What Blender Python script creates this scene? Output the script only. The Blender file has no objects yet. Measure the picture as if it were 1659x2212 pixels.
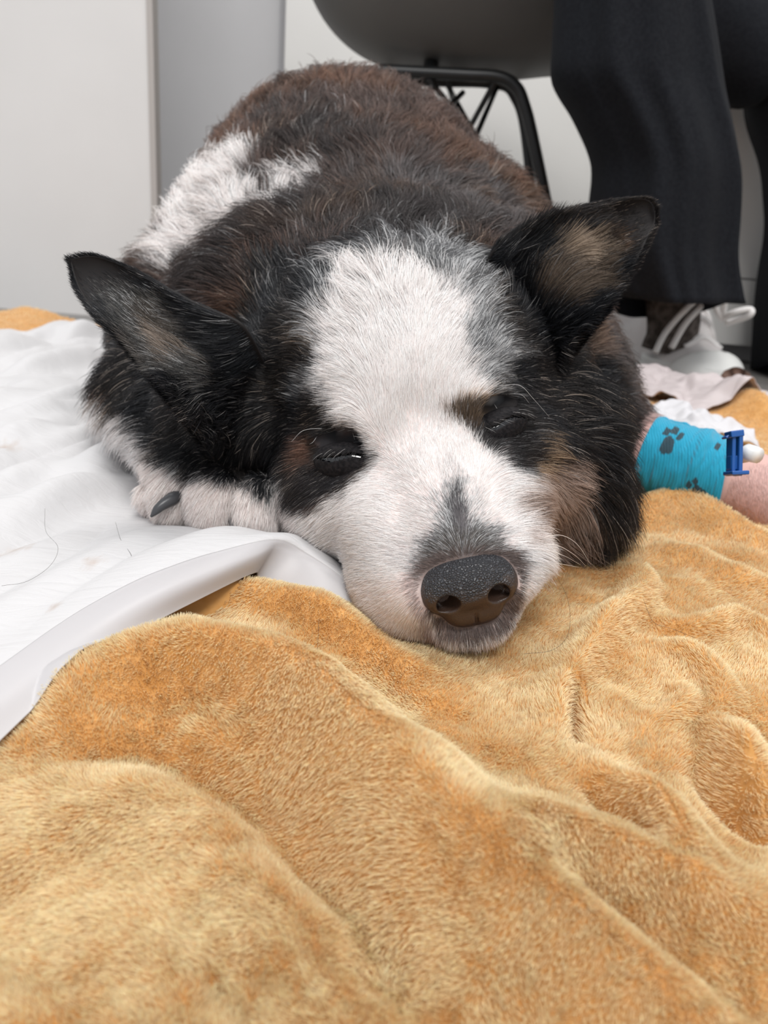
import bpy, math, random
import numpy as np
from mathutils import Vector, Matrix
from mathutils.kdtree import KDTree
rng = np.random.default_rng(7)
random.seed(7)
sc = bpy.context.scene
COL = sc.collection

# ------------------------------------------------------------------ camera
FPX = 1700.0; CX, CY = 829.5, 1106.0
CAM = np.array([0.0, 0.0, 0.18]); TH = math.radians(20); RO = math.radians(4.5)
FW = np.array([0, math.cos(TH), -math.sin(TH)])
_u0 = np.array([0, math.sin(TH), math.cos(TH)]); _r0 = np.array([1.0, 0, 0])
RT = _r0*math.cos(RO) + _u0*math.sin(RO)
UP = -_r0*math.sin(RO) + _u0*math.cos(RO)
cd = bpy.data.cameras.new('camera'); cam = bpy.data.objects.new('camera', cd); COL.objects.link(cam)
cd.sensor_fit = 'VERTICAL'; cd.sensor_height = 36.0; cd.lens = FPX/2212*36.0
cd.clip_start = 0.01; cd.clip_end = 50
M = Matrix(((RT[0], UP[0], -FW[0], CAM[0]), (RT[1], UP[1], -FW[1], CAM[1]), (RT[2], UP[2], -FW[2], CAM[2]), (0, 0, 0, 1)))
cam.matrix_world = M
cd.dof.use_dof = True; cd.dof.focus_distance = 0.325; cd.dof.aperture_fstop = 13.0
sc.camera = cam

# ------------------------------------------------------------------ view, world, lamps
sc.view_settings.view_transform = 'Standard'; sc.view_settings.look = 'None'
sc.view_settings.gamma = 1.0; sc.view_settings.use_curve_mapping = False
sc.view_settings.exposure = 0.1
w = bpy.data.worlds.new('room_light'); sc.world = w; w.use_nodes = True
w.node_tree.nodes['Background'].inputs[0].default_value = (0.93, 0.96, 1.0, 1)
w.node_tree.nodes['Background'].inputs[1].default_value = 0.80
sc.cycles.max_bounces = 6; sc.cycles.diffuse_bounces = 4; sc.cycles.glossy_bounces = 3
sc.cycles.transmission_bounces = 4; sc.cycles.transparent_max_bounces = 6
sc.cycles.use_adaptive_sampling = True; sc.cycles.adaptive_threshold = 0.018
sc.cycles_curves.shape = 'RIBBONS'
def area(name, loc, rot, sx, sy, power, col):
    l = bpy.data.lights.new(name, 'AREA'); l.shape = 'RECTANGLE'; l.size = sx; l.size_y = sy
    l.energy = power; l.color = col
    o = bpy.data.objects.new(name, l); COL.objects.link(o); o.location = loc; o.rotation_euler = rot
    return o
area('ceiling_and_fill_light', (-0.25, 0.75, 2.45), (0, 0, 0), 1.2, 0.6, 24, (1.0, 0.985, 0.96))
area('ceiling_and_fill_light', (0.2, 1.45, 2.5), (0, 0, 0), 1.2, 0.3, 9, (1.0, 0.99, 0.97))  # extra lamp added to brighten the back wall, not a known fixture
area('ceiling_and_fill_light', (0.2, -1.1, 2.45), (math.radians(25), 0, 0), 1.2, 0.6, 44, (1.0, 0.985, 0.96))  # fill lamp added behind the camera for more frontal light on the fur

# ------------------------------------------------------------------ helpers
def nrm(v):
    v = np.asarray(v, float)
    return v/np.maximum(np.linalg.norm(v, axis=-1, keepdims=True), 1e-12)
def ray(x, y):
    return nrm(FW + RT*(x-CX)/FPX + UP*(CY-y)/FPX)
def atz(x, y, z):
    d = ray(x, y); return CAM + d*(z-CAM[2])/d[2]
def aty(x, y, Y):
    d = ray(x, y); return CAM + d*(Y-CAM[1])/d[1]
def atd(x, y, D):
    return CAM + ray(x, y)*D
def proj(p):
    q = np.asarray(p) - CAM; f = q@FW
    return np.stack([CX+FPX*(q@RT)/f, CY-FPX*(q@UP)/f], -1), f

def mesh_obj(name, verts, faces, mat=None, parent=None, smooth=True):
    me = bpy.data.meshes.new(name)
    verts = np.asarray(verts, np.float32); 
    if isinstance(faces, np.ndarray):
        nf, k = faces.shape
        me.vertices.add(len(verts)); me.vertices.foreach_set('co', verts.ravel())
        me.loops.add(nf*k); me.loops.foreach_set('vertex_index', faces.astype(np.int32).ravel())
        me.polygons.add(nf); me.polygons.foreach_set('loop_start', np.arange(0, nf*k, k, dtype=np.int32))
        me.polygons.foreach_set('loop_total', np.full(nf, k, np.int32))
        me.update(calc_edges=True)
    else:
        me.from_pydata([tuple(v) for v in verts.tolist()], [], faces); me.update()
    me.validate()
    if smooth: me.polygons.foreach_set('use_smooth', np.ones(len(me.polygons), bool))
    if mat: me.materials.append(mat)
    o = bpy.data.objects.new(name, me); COL.objects.link(o)
    if parent: o.parent = parent
    return o
def empty(name, loc=(0, 0, 0)):
    o = bpy.data.objects.new(name, None); COL.objects.link(o); o.location = loc; o.empty_display_size = 0.02
    return o
def adopt(child, parent):
    child.parent = parent
    child.matrix_parent_inverse = Matrix.Translation(parent.location).inverted() if parent.parent is None else Matrix.Identity(4)
    return child
def tag(o, label, cat, group=None):
    o['label'] = label; o['category'] = cat
    if group: o['group'] = group
    return o
def struct(o, label, cat):
    o['kind'] = 'structure'; o['label'] = label; o['category'] = cat; return o
def sub(o, levels=1):
    m = o.modifiers.new('subdivision', 'SUBSURF'); m.levels = levels; m.render_levels = levels
def solid(o, th, offset=0):
    m = o.modifiers.new('thickness', 'SOLIDIFY'); m.thickness = th; m.offset = offset
def bevel(o, wd, seg=3):
    m = o.modifiers.new('bevel', 'BEVEL'); m.width = wd; m.segments = seg; m.limit_method = 'ANGLE'

# value noise, vectorised
def _hash(ix, iy, iz, s):
    h = (ix*374761393 + iy*668265263 + iz*2147483647 + s*974634777) & 0xffffffff
    h = ((h ^ (h >> 13))*1274126177) & 0xffffffff
    h = ((h ^ (h >> 16))*2246822519) & 0xffffffff
    return ((h ^ (h >> 15)) & 0xffffff)/float(0xffffff)
def vnoise(p, scale=1.0, seed=0):
    p = np.asarray(p, float)*scale + 1000.0
    i = np.floor(p).astype(np.int64); f = p - i; f = f*f*(3-2*f)
    out = 0
    for dx in (0, 1):
        for dy in (0, 1):
            for dz in (0, 1):
                wt = (f[:, 0] if dx else 1-f[:, 0])*(f[:, 1] if dy else 1-f[:, 1])*(f[:, 2] if dz else 1-f[:, 2])
                out = out + wt*_hash(i[:, 0]+dx, i[:, 1]+dy, i[:, 2]+dz, seed)
    return out*2-1
def fbm(p, scale, seed=0, octs=3):
    return sum(vnoise(p, scale*2**k, seed+k*17)*0.5**k for k in range(octs))
def p3(x, y):
    return np.stack([x, y, np.zeros_like(x)], -1)

# ------------------------------------------------------------------ materials
def mat(name, col, rough=0.6, spec=0.4, metal=0.0, sheen=0.0, **kw):
    m = bpy.data.materials.new(name); m.use_nodes = True; b = m.node_tree.nodes['Principled BSDF']
    b.inputs['Base Color'].default_value = (*col, 1); b.inputs['Roughness'].default_value = rough
    b.inputs['Specular IOR Level'].default_value = spec; b.inputs['Metallic'].default_value = metal
    b.inputs['Sheen Weight'].default_value = sheen
    for k, v in kw.items(): b.inputs[k].default_value = v
    return m
def nodes(m): return m.node_tree.nodes, m.node_tree.links, m.node_tree.nodes['Principled BSDF']
def noisy(m, scale, col2, detail=4, lo=0.4, hi=0.6, bump=0.0, bump_scale=None, dist=0.001):
    n, l, b = nodes(m); tc = n.new('ShaderNodeTexCoord'); nz = n.new('ShaderNodeTexNoise')
    nz.inputs['Scale'].default_value = scale; nz.inputs['Detail'].default_value = detail
    l.new(tc.outputs['Object'], nz.inputs['Vector'])
    cr = n.new('ShaderNodeValToRGB'); cr.color_ramp.elements[0].position = lo; cr.color_ramp.elements[1].position = hi
    cr.color_ramp.elements[0].color = b.inputs['Base Color'].default_value[:]; cr.color_ramp.elements[1].color = (*col2, 1)
    l.new(nz.outputs['Fac'], cr.inputs['Fac']); l.new(cr.outputs['Color'], b.inputs['Base Color'])
    if bump:
        n2 = n.new('ShaderNodeTexNoise'); n2.inputs['Scale'].default_value = bump_scale or scale*4; n2.inputs['Detail'].default_value = 4
        l.new(tc.outputs['Object'], n2.inputs['Vector'])
        bp = n.new('ShaderNodeBump'); bp.inputs['Strength'].default_value = bump; bp.inputs['Distance'].default_value = dist
        l.new(n2.outputs['Fac'], bp.inputs['Height']); l.new(bp.outputs['Normal'], b.inputs['Normal'])
    return m
def attr_color(m, name='tint'):
    n, l, b = nodes(m); a = n.new('ShaderNodeAttribute'); a.attribute_name = name
    l.new(a.outputs['Color'], b.inputs['Base Color']); return m
def hair_mat(name, rough=0.45, spec=0.35, trans=0.3):
    m = bpy.data.materials.new(name); m.use_nodes = True; n, l, b = nodes(m)
    a = n.new('ShaderNodeAttribute'); a.attribute_name = 'tint'
    b.inputs['Roughness'].default_value = rough; b.inputs['Specular IOR Level'].default_value = spec
    l.new(a.outputs['Color'], b.inputs['Base Color'])
    tr = n.new('ShaderNodeBsdfTranslucent'); l.new(a.outputs['Color'], tr.inputs['Color'])
    mx = n.new('ShaderNodeMixShader'); mx.inputs[0].default_value = trans
    l.new(b.outputs[0], mx.inputs[1]); l.new(tr.outputs[0], mx.inputs[2])
    l.new(mx.outputs[0], n['Material Output'].inputs['Surface'])
    return m

def hair_obj(name, P, R, Cc, m, parent):
    """P (n,k,3) points, R (n,k) radii, Cc (n,k,3) colours -> one curves object"""
    n, k, _ = P.shape
    hc = bpy.data.hair_curves.new(name); hc.add_curves([k]*n)
    hc.attributes['position'].data.foreach_set('vector', P.astype(np.float32).ravel())
    ra = hc.attributes.get('radius') or hc.attributes.new('radius', 'FLOAT', 'POINT')
    ra.data.foreach_set('value', R.astype(np.float32).ravel())
    ca = hc.attributes.new('tint', 'FLOAT_COLOR', 'POINT')
    ca.data.foreach_set('color', np.concatenate([Cc, np.ones((n, k, 1))], -1).astype(np.float32).ravel())
    hc.materials.append(m)
    o = bpy.data.objects.new(name, hc); COL.objects.link(o)
    if parent: o.parent = parent
    return o

def tube(pts, r, seg=8, caps=True):
    """swept tube -> verts, faces(list). r scalar or per-point"""
    pts = np.asarray(pts, float); n = len(pts); r = np.broadcast_to(np.asarray(r, float), (n,))
    T = nrm(np.gradient(pts, axis=0)); ref = np.array([0, 0, 1.0]) if abs(T[0][2]) < .9 else np.array([1.0, 0, 0])
    V = []; N0 = nrm(np.cross(T[0], ref))
    for i in range(n):
        N0 = nrm(N0 - T[i]*(N0@T[i])); B = np.cross(T[i], N0)
        for k in range(seg):
            a = 2*math.pi*k/seg; V.append(pts[i] + r[i]*(math.cos(a)*N0 + math.sin(a)*B))
    F = [(i*seg+k, i*seg+(k+1) % seg, (i+1)*seg+(k+1) % seg, (i+1)*seg+k) for i in range(n-1) for k in range(seg)]
    if caps: F += [tuple(range(seg))[::-1], tuple((n-1)*seg+k for k in range(seg))]
    return np.array(V), F
def merge(*parts):
    V = []; F = []; o = 0
    for v, f in parts:
        V.append(np.asarray(v)); F += [tuple(i+o for i in q) for q in f]; o += len(v)
    return np.concatenate(V), F
def spline(ctrl, n):
    """Catmull-Rom through control points"""
    c = np.asarray(ctrl, float); c = np.vstack([2*c[0]-c[1], c, 2*c[-1]-c[-2]]); m = len(c)-3
    t = np.linspace(0, m-1e-9, n); i = t.astype(int); f = (t-i)[:, None]
    a, b, d, e = c[i], c[i+1], c[i+2], c[i+3]
    return 0.5*((2*b)+(-a+d)*f+(2*a-5*b+4*d-e)*f**2+(-a+3*b-3*d+e)*f**3)
def box(x0, x1, y0, y1, z0, z1):
    V = [(x, y, z) for x in (x0, x1) for y in (y0, y1) for z in (z0, z1)]
    return np.array(V, float), [(0, 1, 3, 2), (4, 6, 7, 5), (0, 4, 5, 1), (2, 3, 7, 6), (0, 2, 6, 4), (1, 5, 7, 3)]
def grid_faces(nu, nv):
    i, j = np.meshgrid(np.arange(nu-1), np.arange(nv-1), indexing='ij'); a = (i*nv+j).ravel()
    return np.stack([a, a+nv, a+nv+1, a+1], -1)

# implicit shapes
def smin(a, b, k):
    h = np.clip(0.5+0.5*(b-a)/k, 0, 1); return b+(a-b)*h-k*h*(1-h)
def ell(p, c, r, A=None):
    q = p-np.asarray(c)
    if A is not None: q = q@np.asarray(A).T
    r = np.asarray(r); k0 = np.linalg.norm(q/r, axis=-1); k1 = np.linalg.norm(q/(r*r), axis=-1)
    return k0*(k0-1)/np.maximum(k1, 1e-9)
def cap(p, a, b, ra, rb):
    a = np.asarray(a); b = np.asarray(b); ab = b-a
    t = np.clip(((p-a)@ab)/(ab@ab), 0, 1)
    return np.linalg.norm(p-a-t[:, None]*ab, axis=-1)-(ra+(rb-ra)*t)
def surface_nets(f, lo, hi, h, project=2):
    lo = np.asarray(lo, float); n = np.ceil((np.asarray(hi)-lo)/h).astype(int)+1; B = 8
    nb = (n+B-1)//B; vol = np.full(nb*B, 1.0, np.float32)
    bi = np.stack(np.meshgrid(*[np.arange(k) for k in nb], indexing='ij'), -1).reshape(-1, 3)
    d = f(lo+(bi*B+B/2-.5)*h); act = np.abs(d) < B*h*1.7
    vb = vol.reshape(nb[0], B, nb[1], B, nb[2], B)
    inside = bi[(~act) & (d < 0)]; vb[inside[:, 0], :, inside[:, 1], :, inside[:, 2], :] = -1
    off = np.stack(np.meshgrid(*[np.arange(B)]*3, indexing='ij'), -1).reshape(-1, 3)
    ab = bi[act]
    for s in range(0, len(ab), 400):
        a = ab[s:s+400]; pts = lo+((a[:, None]*B+off[None]).reshape(-1, 3))*h
        v = f(pts).reshape(len(a), B, B, B); vb[a[:, 0], :, a[:, 1], :, a[:, 2], :] = v
    S = vol < 0
    acc = np.zeros(tuple(np.array(vol.shape)-1)+(3,), np.float32); cnt = np.zeros(acc.shape[:3], np.float32)
    sh = vol.shape
    for ax in range(3):
        for o1 in (0, 1):
            for o2 in (0, 1):
                o = [0, 0, 0]; oth = [k for k in range(3) if k != ax]; o[oth[0]] = o1; o[oth[1]] = o2
                sl0 = tuple(slice(o[k], sh[k]-1+o[k]) for k in range(3)); o[ax] = 1
                sl1 = tuple(slice(o[k], sh[k]-1+o[k]) for k in range(3))
                c = S[sl0] != S[sl1]; v0 = vol[sl0][c]; v1 = vol[sl1][c]; t = v0/(v0-v1)
                pt = np.zeros((len(t), 3), np.float32); pt[:, oth[0]] = o1; pt[:, oth[1]] = o2; pt[:, ax] = t
                acc[c] += pt; cnt[c] += 1
    cells = np.argwhere(cnt > 0); idx = np.full(cnt.shape, -1, np.int64); idx[tuple(cells.T)] = np.arange(len(cells))
    V = lo+(cells+acc[tuple(cells.T)]/cnt[tuple(cells.T)][:, None])*h
    F = []
    for ax in range(3):
        oth = [k for k in range(3) if k != ax]
        sl0 = [slice(1, -1)]*3; sl1 = [slice(1, -1)]*3; sl0[ax] = slice(0, -1); sl1[ax] = slice(1, None)
        c = S[tuple(sl0)] != S[tuple(sl1)]; q = np.argwhere(c); off0 = np.array([1, 1, 1]); off0[ax] = 0; q = q+off0
        e1 = np.zeros(3, int); e1[oth[0]] = 1; e2 = np.zeros(3, int); e2[oth[1]] = 1
        qs = [idx[tuple((q-e1-e2).T)], idx[tuple((q-e2).T)], idx[tuple(q.T)], idx[tuple((q-e1).T)]]
        quad = np.stack(qs, -1); flip = S[tuple(q.T)]
        if ax == 1: flip = ~flip
        quad[flip] = quad[flip][:, ::-1]; F.append(quad)
    F = np.concatenate(F)
    for _ in range(project):
        d = f(V); g = grad(f, V, h*.3); V = V-np.clip(d, -h, h)[:, None]*g
    return V, F
def grad(f, p, e=5e-4):
    g = np.stack([f(p+np.eye(3)[k]*e)-f(p-np.eye(3)[k]*e) for k in range(3)], -1)
    return nrm(g)
PILE=550000; DENS=1.2; GZ = 0.020
# ------------------------------------------------------------------ the dog: body form
NOSE = np.array([0.0360, 0.272, 0.0510])
hf = nrm([0.165, -0.965, -0.155]); hr = np.array([0.945, 0.20, 0.27]); hr = nrm(hr-hf*(hr@hf)); hu = np.cross(hf, hr)
HM = np.stack([hr, -hf, hu])                 # rows: side, back, up of the head
def H(a, b, c): return NOSE + (hr*a - hf*b + hu*c)*0.01
def hl(p): return (p-NOSE)@HM.T*100          # to head space, in cm

def head_sdf(p):
    q = hl(p)*np.array([1/1.07, 1, 1])
    e = lambda c, r: ell(q, c, r)
    # skull and forehead
    d = e((0, 15.6, 2.9), (5.6, 6.8, 4.9))
    d = smin(d, e((0, 12.0, 2.9), (4.4, 3.8, 3.2)), 1.5)
    # cheeks and jaw corners
    for s in (-1, 1):
        d = smin(d, e((s*3.9, 11.8, -0.7), (3.1, 4.8, 3.3)), 1.5)
        d = smin(d, e((s*2.5, 9.6, 3.1), (1.7, 1.7, 1.2)), 1.2)      # brow
        d = smin(d, e((s*2.4, 7.3, -0.1), (2.0, 3.9, 2.2)), 1.2)      # below the eye
        d = smin(d, e((s*1.65, 3.3, -0.75), (1.75, 3.0, 1.65)), .8)   # lips
    d = smin(d, e((-2.3, 5.2, -1.9), (2.1, 4.2, 1.7)), 1.0)           # left flew spread on the blanket
    # muzzle
    d = smin(d, cap(q, (0, 2.3, 0.1), (0, 9.5, 1.5), 1.55, 2.5), .9)
    d = smin(d, e((0, 3.2, -2.1), (2.3, 3.6, 1.25)), .8)              # chin
    d = smin(d, cap(q, (0, 4, -2.0), (0, 13, -2.0), 1.7, 2.9), 1.2)
    for s in (-1, 1):                                                # eye sockets
        k = -e((s*3.5, 8.7, 3.2), (1.15, 1.3, .75)); h = np.clip(.5-.5*(d-k)/.7, 0, 1); d = d+(k-d)*h+.7*h*(1-h)
    return d*0.01

LEG_R = [aty(1290, 960, .56), aty(1400, 985, .53), aty(1590, 1045, .50), aty(1760, 1115, .47)]
def body_sdf(p):
    d = head_sdf(p)
    # neck and ruff
    d = smin(d, ell(p, (.012, .475, .095), (.098, .085, .070)), .03)
    d = smin(d, ell(p, (.096, .420, .058), (.031, .046, .050)), .02)   # ruff on the right cheek
    d = smin(d, ell(p, (-.085, .440, .076), (.040, .048, .036)), .02)  # ruff on the left cheek
    d = smin(d, ell(p, (-.005, .590, .110), (.150, .120, .085)), .04)   # shoulders
    d = smin(d, ell(p, (-.140, .560, .060), (.052, .09, .052)), .03)
    d = smin(d, ell(p, (.122, .590, .062), (.050, .085, .058)), .03)
    d = smin(d, ell(p, (-.035, .740, .135), (.172, .150, .122)), .04)  # barrel
    d = smin(d, ell(p, (-.060, .860, .172), (.145, .170, .138)), .04)  # rump
    d = smin(d, ell(p, (-.172, .720, .080), (.058, .150, .080)), .03)  # flank left
    d = smin(d, ell(p, (.080, .790, .095), (.085, .160, .090)), .03)
    # left foreleg and paw
    d = smin(d, cap(p, (-.150, .500, .055), (-.104, .408, .043), .028, .020), .012)
    d = smin(d, ell(p, (-.100, .404, .042), (.027, .026, .018)), .008)
    for c, r in (((-.0870, .380, .0385), (.0140, .0195, .0185)), ((-.0630, .373, .0380), (.0110, .0200, .0180)), ((-.1105, .388, .0355), (.0120, .0155, .0150)), ((-.1235, .402, .0320), (.0090, .0140, .0105))):
        d = smin(d, ell(p, c, r), .0018)
    # right foreleg, shaved, reaching out to the side
    d = smin(d, cap(p, LEG_R[0], LEG_R[1], .034, .024), .02)
    d = smin(d, cap(p, LEG_R[1], LEG_R[2], .022, .0215), .01)
    d = smin(d, cap(p, LEG_R[2], LEG_R[3], .0225, .028), .01)
    la = nrm((LEG_R[3]-LEG_R[2])*np.array([1, 1, 0])); ls = np.array([-la[1], la[0], 0])
    for k, o in ((-1.5, .004), (-.5, .011), (.5, .010), (1.5, .003)):
        c = LEG_R[3]*np.array([1, 1, 0])+la*(.016+o)+ls*k*.0125+np.array([0, 0, GZ+.013]); d = smin(d, ell(p, c, (.013, .012, .0135)), .005)
    return np.maximum(d, GZ-.0015-p[:, 2])
# ------------------------------------------------------------------ room shell
GZ = 0.020                                   # top of the blanket
m_wall = noisy(mat('painted_wall', (.66, .645, .635), .65, .25), 3, (.69, .675, .665), bump=.05, bump_scale=60)
m_grey = noisy(mat('grey_panel', (.56, .555, .565), .55, .3), 2, (.585, .58, .59))
m_grey2 = mat('grey_frame', (.44, .435, .45), .5, .3)
m_edge = mat('door_edge', (.42, .39, .37), .6, .3)
m_floor = noisy(mat('vinyl_floor', (.16, .155, .15), .45, .4), 14, (.22, .21, .2))
m_white = noisy(mat('white_laminate', (.74, .73, .71), .4, .4), 2, (.77, .76, .74))
m_seam = mat('seam_shadow_gap', (.30, .29, .28), .7, .2)
def B(name, *a, m=None, parent=None, bv=0.0):
    v, f = box(*a); o = mesh_obj(name, v, f, m, parent, smooth=False)
    if bv: bevel(o, bv)
    return o
struct(B('floor', -2.2, 2.2, -1.6, 2.3, -.05, 0, m=m_floor), 'grey speckled vinyl floor of the treatment room', 'floor')
struct(B('wall_back', -2.2, 2.2, 2.2, 2.3, 0, 2.6, m=m_wall), 'white wall at the back of the room behind the chair', 'wall')
struct(B('wall_right', 2.15, 2.25, -1.6, 2.3, 0, 2.6, m=m_wall), 'white wall on the right beyond the seated person', 'wall')
xl = aty(325, 300, 1.35)[0]; xs = aty(342, 300, 1.36)[0]
struct(B('wall_left', -2.2, xl, 1.35, 1.372, 0, 2.6, m=m_wall), 'off-white wall panel on the left behind the blanket', 'wall')
struct(B('trim_1', xl, xs, 1.345, 1.372, 0, 2.6, m=m_edge), 'narrow brownish edge strip closing the left wall panel', 'trim')
x1 = aty(606, 100, 2.0)[0]; x2 = aty(630, 100, 2.0)[0]
dr = struct(B('door_1', -1.6, x1, 2.0, 2.05, 0, 2.1, m=m_grey), 'plain grey door between the left panel and the white wall', 'door')
struct(B('trim_2', x1, x2, 1.98, 2.06, 0, 2.15, m=m_grey2, bv=.004), 'darker grey frame post beside the grey door', 'trim')

# white partition behind the chair, with the drawer cabinet to its right
struct(B('wall_partition', x2, 1.2, 1.9, 1.95, 0, 2.4, m=m_white), 'white laminate partition behind the chair, right of the grey door', 'wall')
cab = empty('drawer_cabinet', (.9, 1.5, 0)); tag(cab, 'white drawer cabinet behind the black trouser legs, with thin horizontal seams', 'cabinet')
def part(name, vf, m, parent, bv=0.0, smooth=False):
    v, f = vf; o = mesh_obj(name, np.asarray(v)-np.array(parent.location), f, m, None, smooth=smooth); o.parent = parent
    if bv: bevel(o, bv)
    return o
CY_ = 1.38; cx0 = aty(1500, 400, CY_)[0]
part('carcass', box(cx0+.004, 1.9, CY_+.02, 1.85, .03, .92), m_seam, cab)
part('plinth', box(cx0+.02, 1.9, CY_+.05, 1.8, .0, .03), m_grey2, cab)
part('side_panel', box(cx0, cx0+.018, CY_+.002, 1.85, .0, .92), m_white, cab)
zs = sorted([.03]+[aty(1610, y, CY_)[2] for y in (603, 234)]+[.62, .9])
for k in range(len(zs)-1):
    g = .0012
    part('drawer_front', box(cx0+.019, 1.9, CY_, CY_+.02, zs[k]+g, zs[k+1]-g), m_white, cab, .0012)

# ------------------------------------------------------------------ blanket
def polyd(x, y, P):
    """distance, side, parameter along a polyline in the ground plane"""
    best = np.full(x.shape, 1e9); side = np.ones(x.shape); tt = np.zeros(x.shape)
    for i in range(len(P)-1):
        a = P[i]; b = P[i+1]; ab = b-a; L = ab@ab
        t = np.clip(((x-a[0])*ab[0]+(y-a[1])*ab[1])/L, 0, 1)
        dx = x-a[0]-t*ab[0]; dy = y-a[1]-t*ab[1]; d = np.hypot(dx, dy); m = d < best
        cr = ab[0]*dy-ab[1]*dx
        best[m] = d[m]; side[m] = np.sign(cr)[m]; tt[m] = (i+t)[m]
    return best, side, tt/(len(P)-1)
def gpl(pix, n=24, z=.022):
    return spline(np.array([atz(x, y, z)[:2] for x, y in pix]), n)
# (pixels along the crest, height mm, width on the left of travel mm, width on the right mm)
FOLDS = [
 ([(40, 1590), (190, 1500), (400, 1460), (600, 1540), (760, 1690), (900, 1830), (1060, 1960), (1230, 2080), (1420, 2230), (1560, 2400)], 17, 22, 13),
 ([(60, 1640), (330, 1620), (520, 1690), (660, 1810), (790, 1940), (880, 2090), (960, 2260)], -9, 8, 12),
 ([(1080, 1850), (1230, 1895), (1420, 1960), (1600, 2030), (1760, 2110)], 9, 22, 7),
 ([(1130, 1960), (1300, 2030), (1500, 2130), (1659, 2230)], -5, 6, 7),
 ([(1325, 1225), (1375, 1245), (1385, 1300), (1320, 1360), (1270, 1420), (1225, 1480), (1215, 1560)], 9, 6, 9),
 ([(1238, 1470), (1243, 1540), (1252, 1610)], -8, 3, 3),
 ([(1260, 1640), (1330, 1720), (1400, 1800), (1430, 1870), (1450, 1950)], 8, 10, 4.5),
 ([(1255, 1690), (1320, 1770), (1385, 1850), (1410, 1930)], -5, 4, 4),
 ([(1530, 1560), (1560, 1640), (1610, 1710), (1680, 1770)], 10, 10, 4),
 ([(1500, 1620), (1535, 1700), (1600, 1770), (1690, 1830)], -7, 4, 5),
 ([(1420, 1400), (1500, 1430), (1560, 1500), (1540, 1580)], 6, 7, 5),
 ([(1400, 1330), (1480, 1370), (1600, 1340), (1700, 1380)], 5, 6, 6),
 ([(1400, 1560), (1480, 1520), (1460, 1470)], 4, 5, 5),
 ([(330, 1300), (460, 1290), (600, 1305), (740, 1355), (860, 1420), (960, 1450)], 9, 14, 8),
 ([(330, 1355), (470, 1385), (600, 1405), (690, 1420)], -6, 6, 8),
 ([(760, 1480), (860, 1520), (960, 1540), (1060, 1520)], -2.5, 12, 12),
 ([(1340, 1130), (1420, 1085), (1500, 1100), (1600, 1155), (1700, 1180)], 7, 8, 16),
 ([(1390, 1180), (1480, 1200), (1600, 1260), (1700, 1270)], 5, 12, 10),
 ([(1570, 875), (1620, 900), (1700, 930)], 16, 20, 22),
 ([(-150, 2050), (60, 1900), (200, 1780)], -4, 10, 25),
 ([(-100, 705), (60, 690), (150, 680), (240, 690)], 10, 50, 60),
 ([(1340, 840), (1400, 815), (1440, 810)], 18, 30, 30),
]
FOLDS = [(gpl(f[0]), *f[1:]) for f in FOLDS]
def fold_h(x, y):
    z = np.full(x.shape, GZ)
    for P, h, wl, wr in FOLDS:
        d, s, t = polyd(x, y, P); w = np.where(s > 0, wl, wr)*1e-3
        z += 1.75*h*1e-3*np.exp(-(d/w)**2)*np.sin(np.pi*np.clip(t*.96+.02, 0, 1))**.85
    q = p3(x, y)
    cx, cy = atz(350, 1900, .02)[:2]; z += .006*np.exp(-((x-cx)**2+(y-cy)**2)/.045**2)
    z += .0025*fbm(q, 22, 3)+.0011*fbm(q, 75, 5, 2)
    # pressed down under the dog
    for c, r, dz in (((.036, .30), .045, .0), ((.02, .42), .11, .0), ((0, .7), .22, .0), ((-.1, .42), .07, .0)):
        wgt = np.exp(-(((x-c[0])**2+(y-c[1])**2)/r**2)**2); z = z*(1-wgt)+(GZ-.001)*wgt
    return z
def back_edge(x):
    return np.interp(x, [-.7, -.35, -.1, .25, .33, .40, .46, .60], [1.12, 1.14, 1.16, 1.0, .93, .86, .80, .76]) + .012*np.sin(x*31)
NU, NV = 460, 560
uu = np.linspace(-1, 1, NU); xs_ = .30*uu+.32*uu**3
vv = np.linspace(0, 1, NV)
X = np.repeat(xs_[:, None], NV, 1); be = back_edge(xs_)[:, None]
Y = .045+(be-.045)*(.38*vv+.62*vv**2.2)[None]
Z = fold_h(X.ravel(), Y.ravel()).reshape(X.shape)
edge = np.clip((be-Y)/.03, 0, 1); Z = Z*np.sqrt(1-(1-edge)**2+1e-6)+.0005
BV = np.stack([X, Y, Z], -1)
m_bl = noisy(mat('plush_ground', (.52, .26, .08), .9, .1, sheen=.3), 120, (.58, .31, .11))
blanket = mesh_obj('blanket', BV.reshape(-1, 3), grid_faces(NU, NV), m_bl)
tag(blanket, 'golden tan plush blanket rumpled on the floor under the sleeping dog', 'blanket')
solid(blanket, .004, -1)

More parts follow.
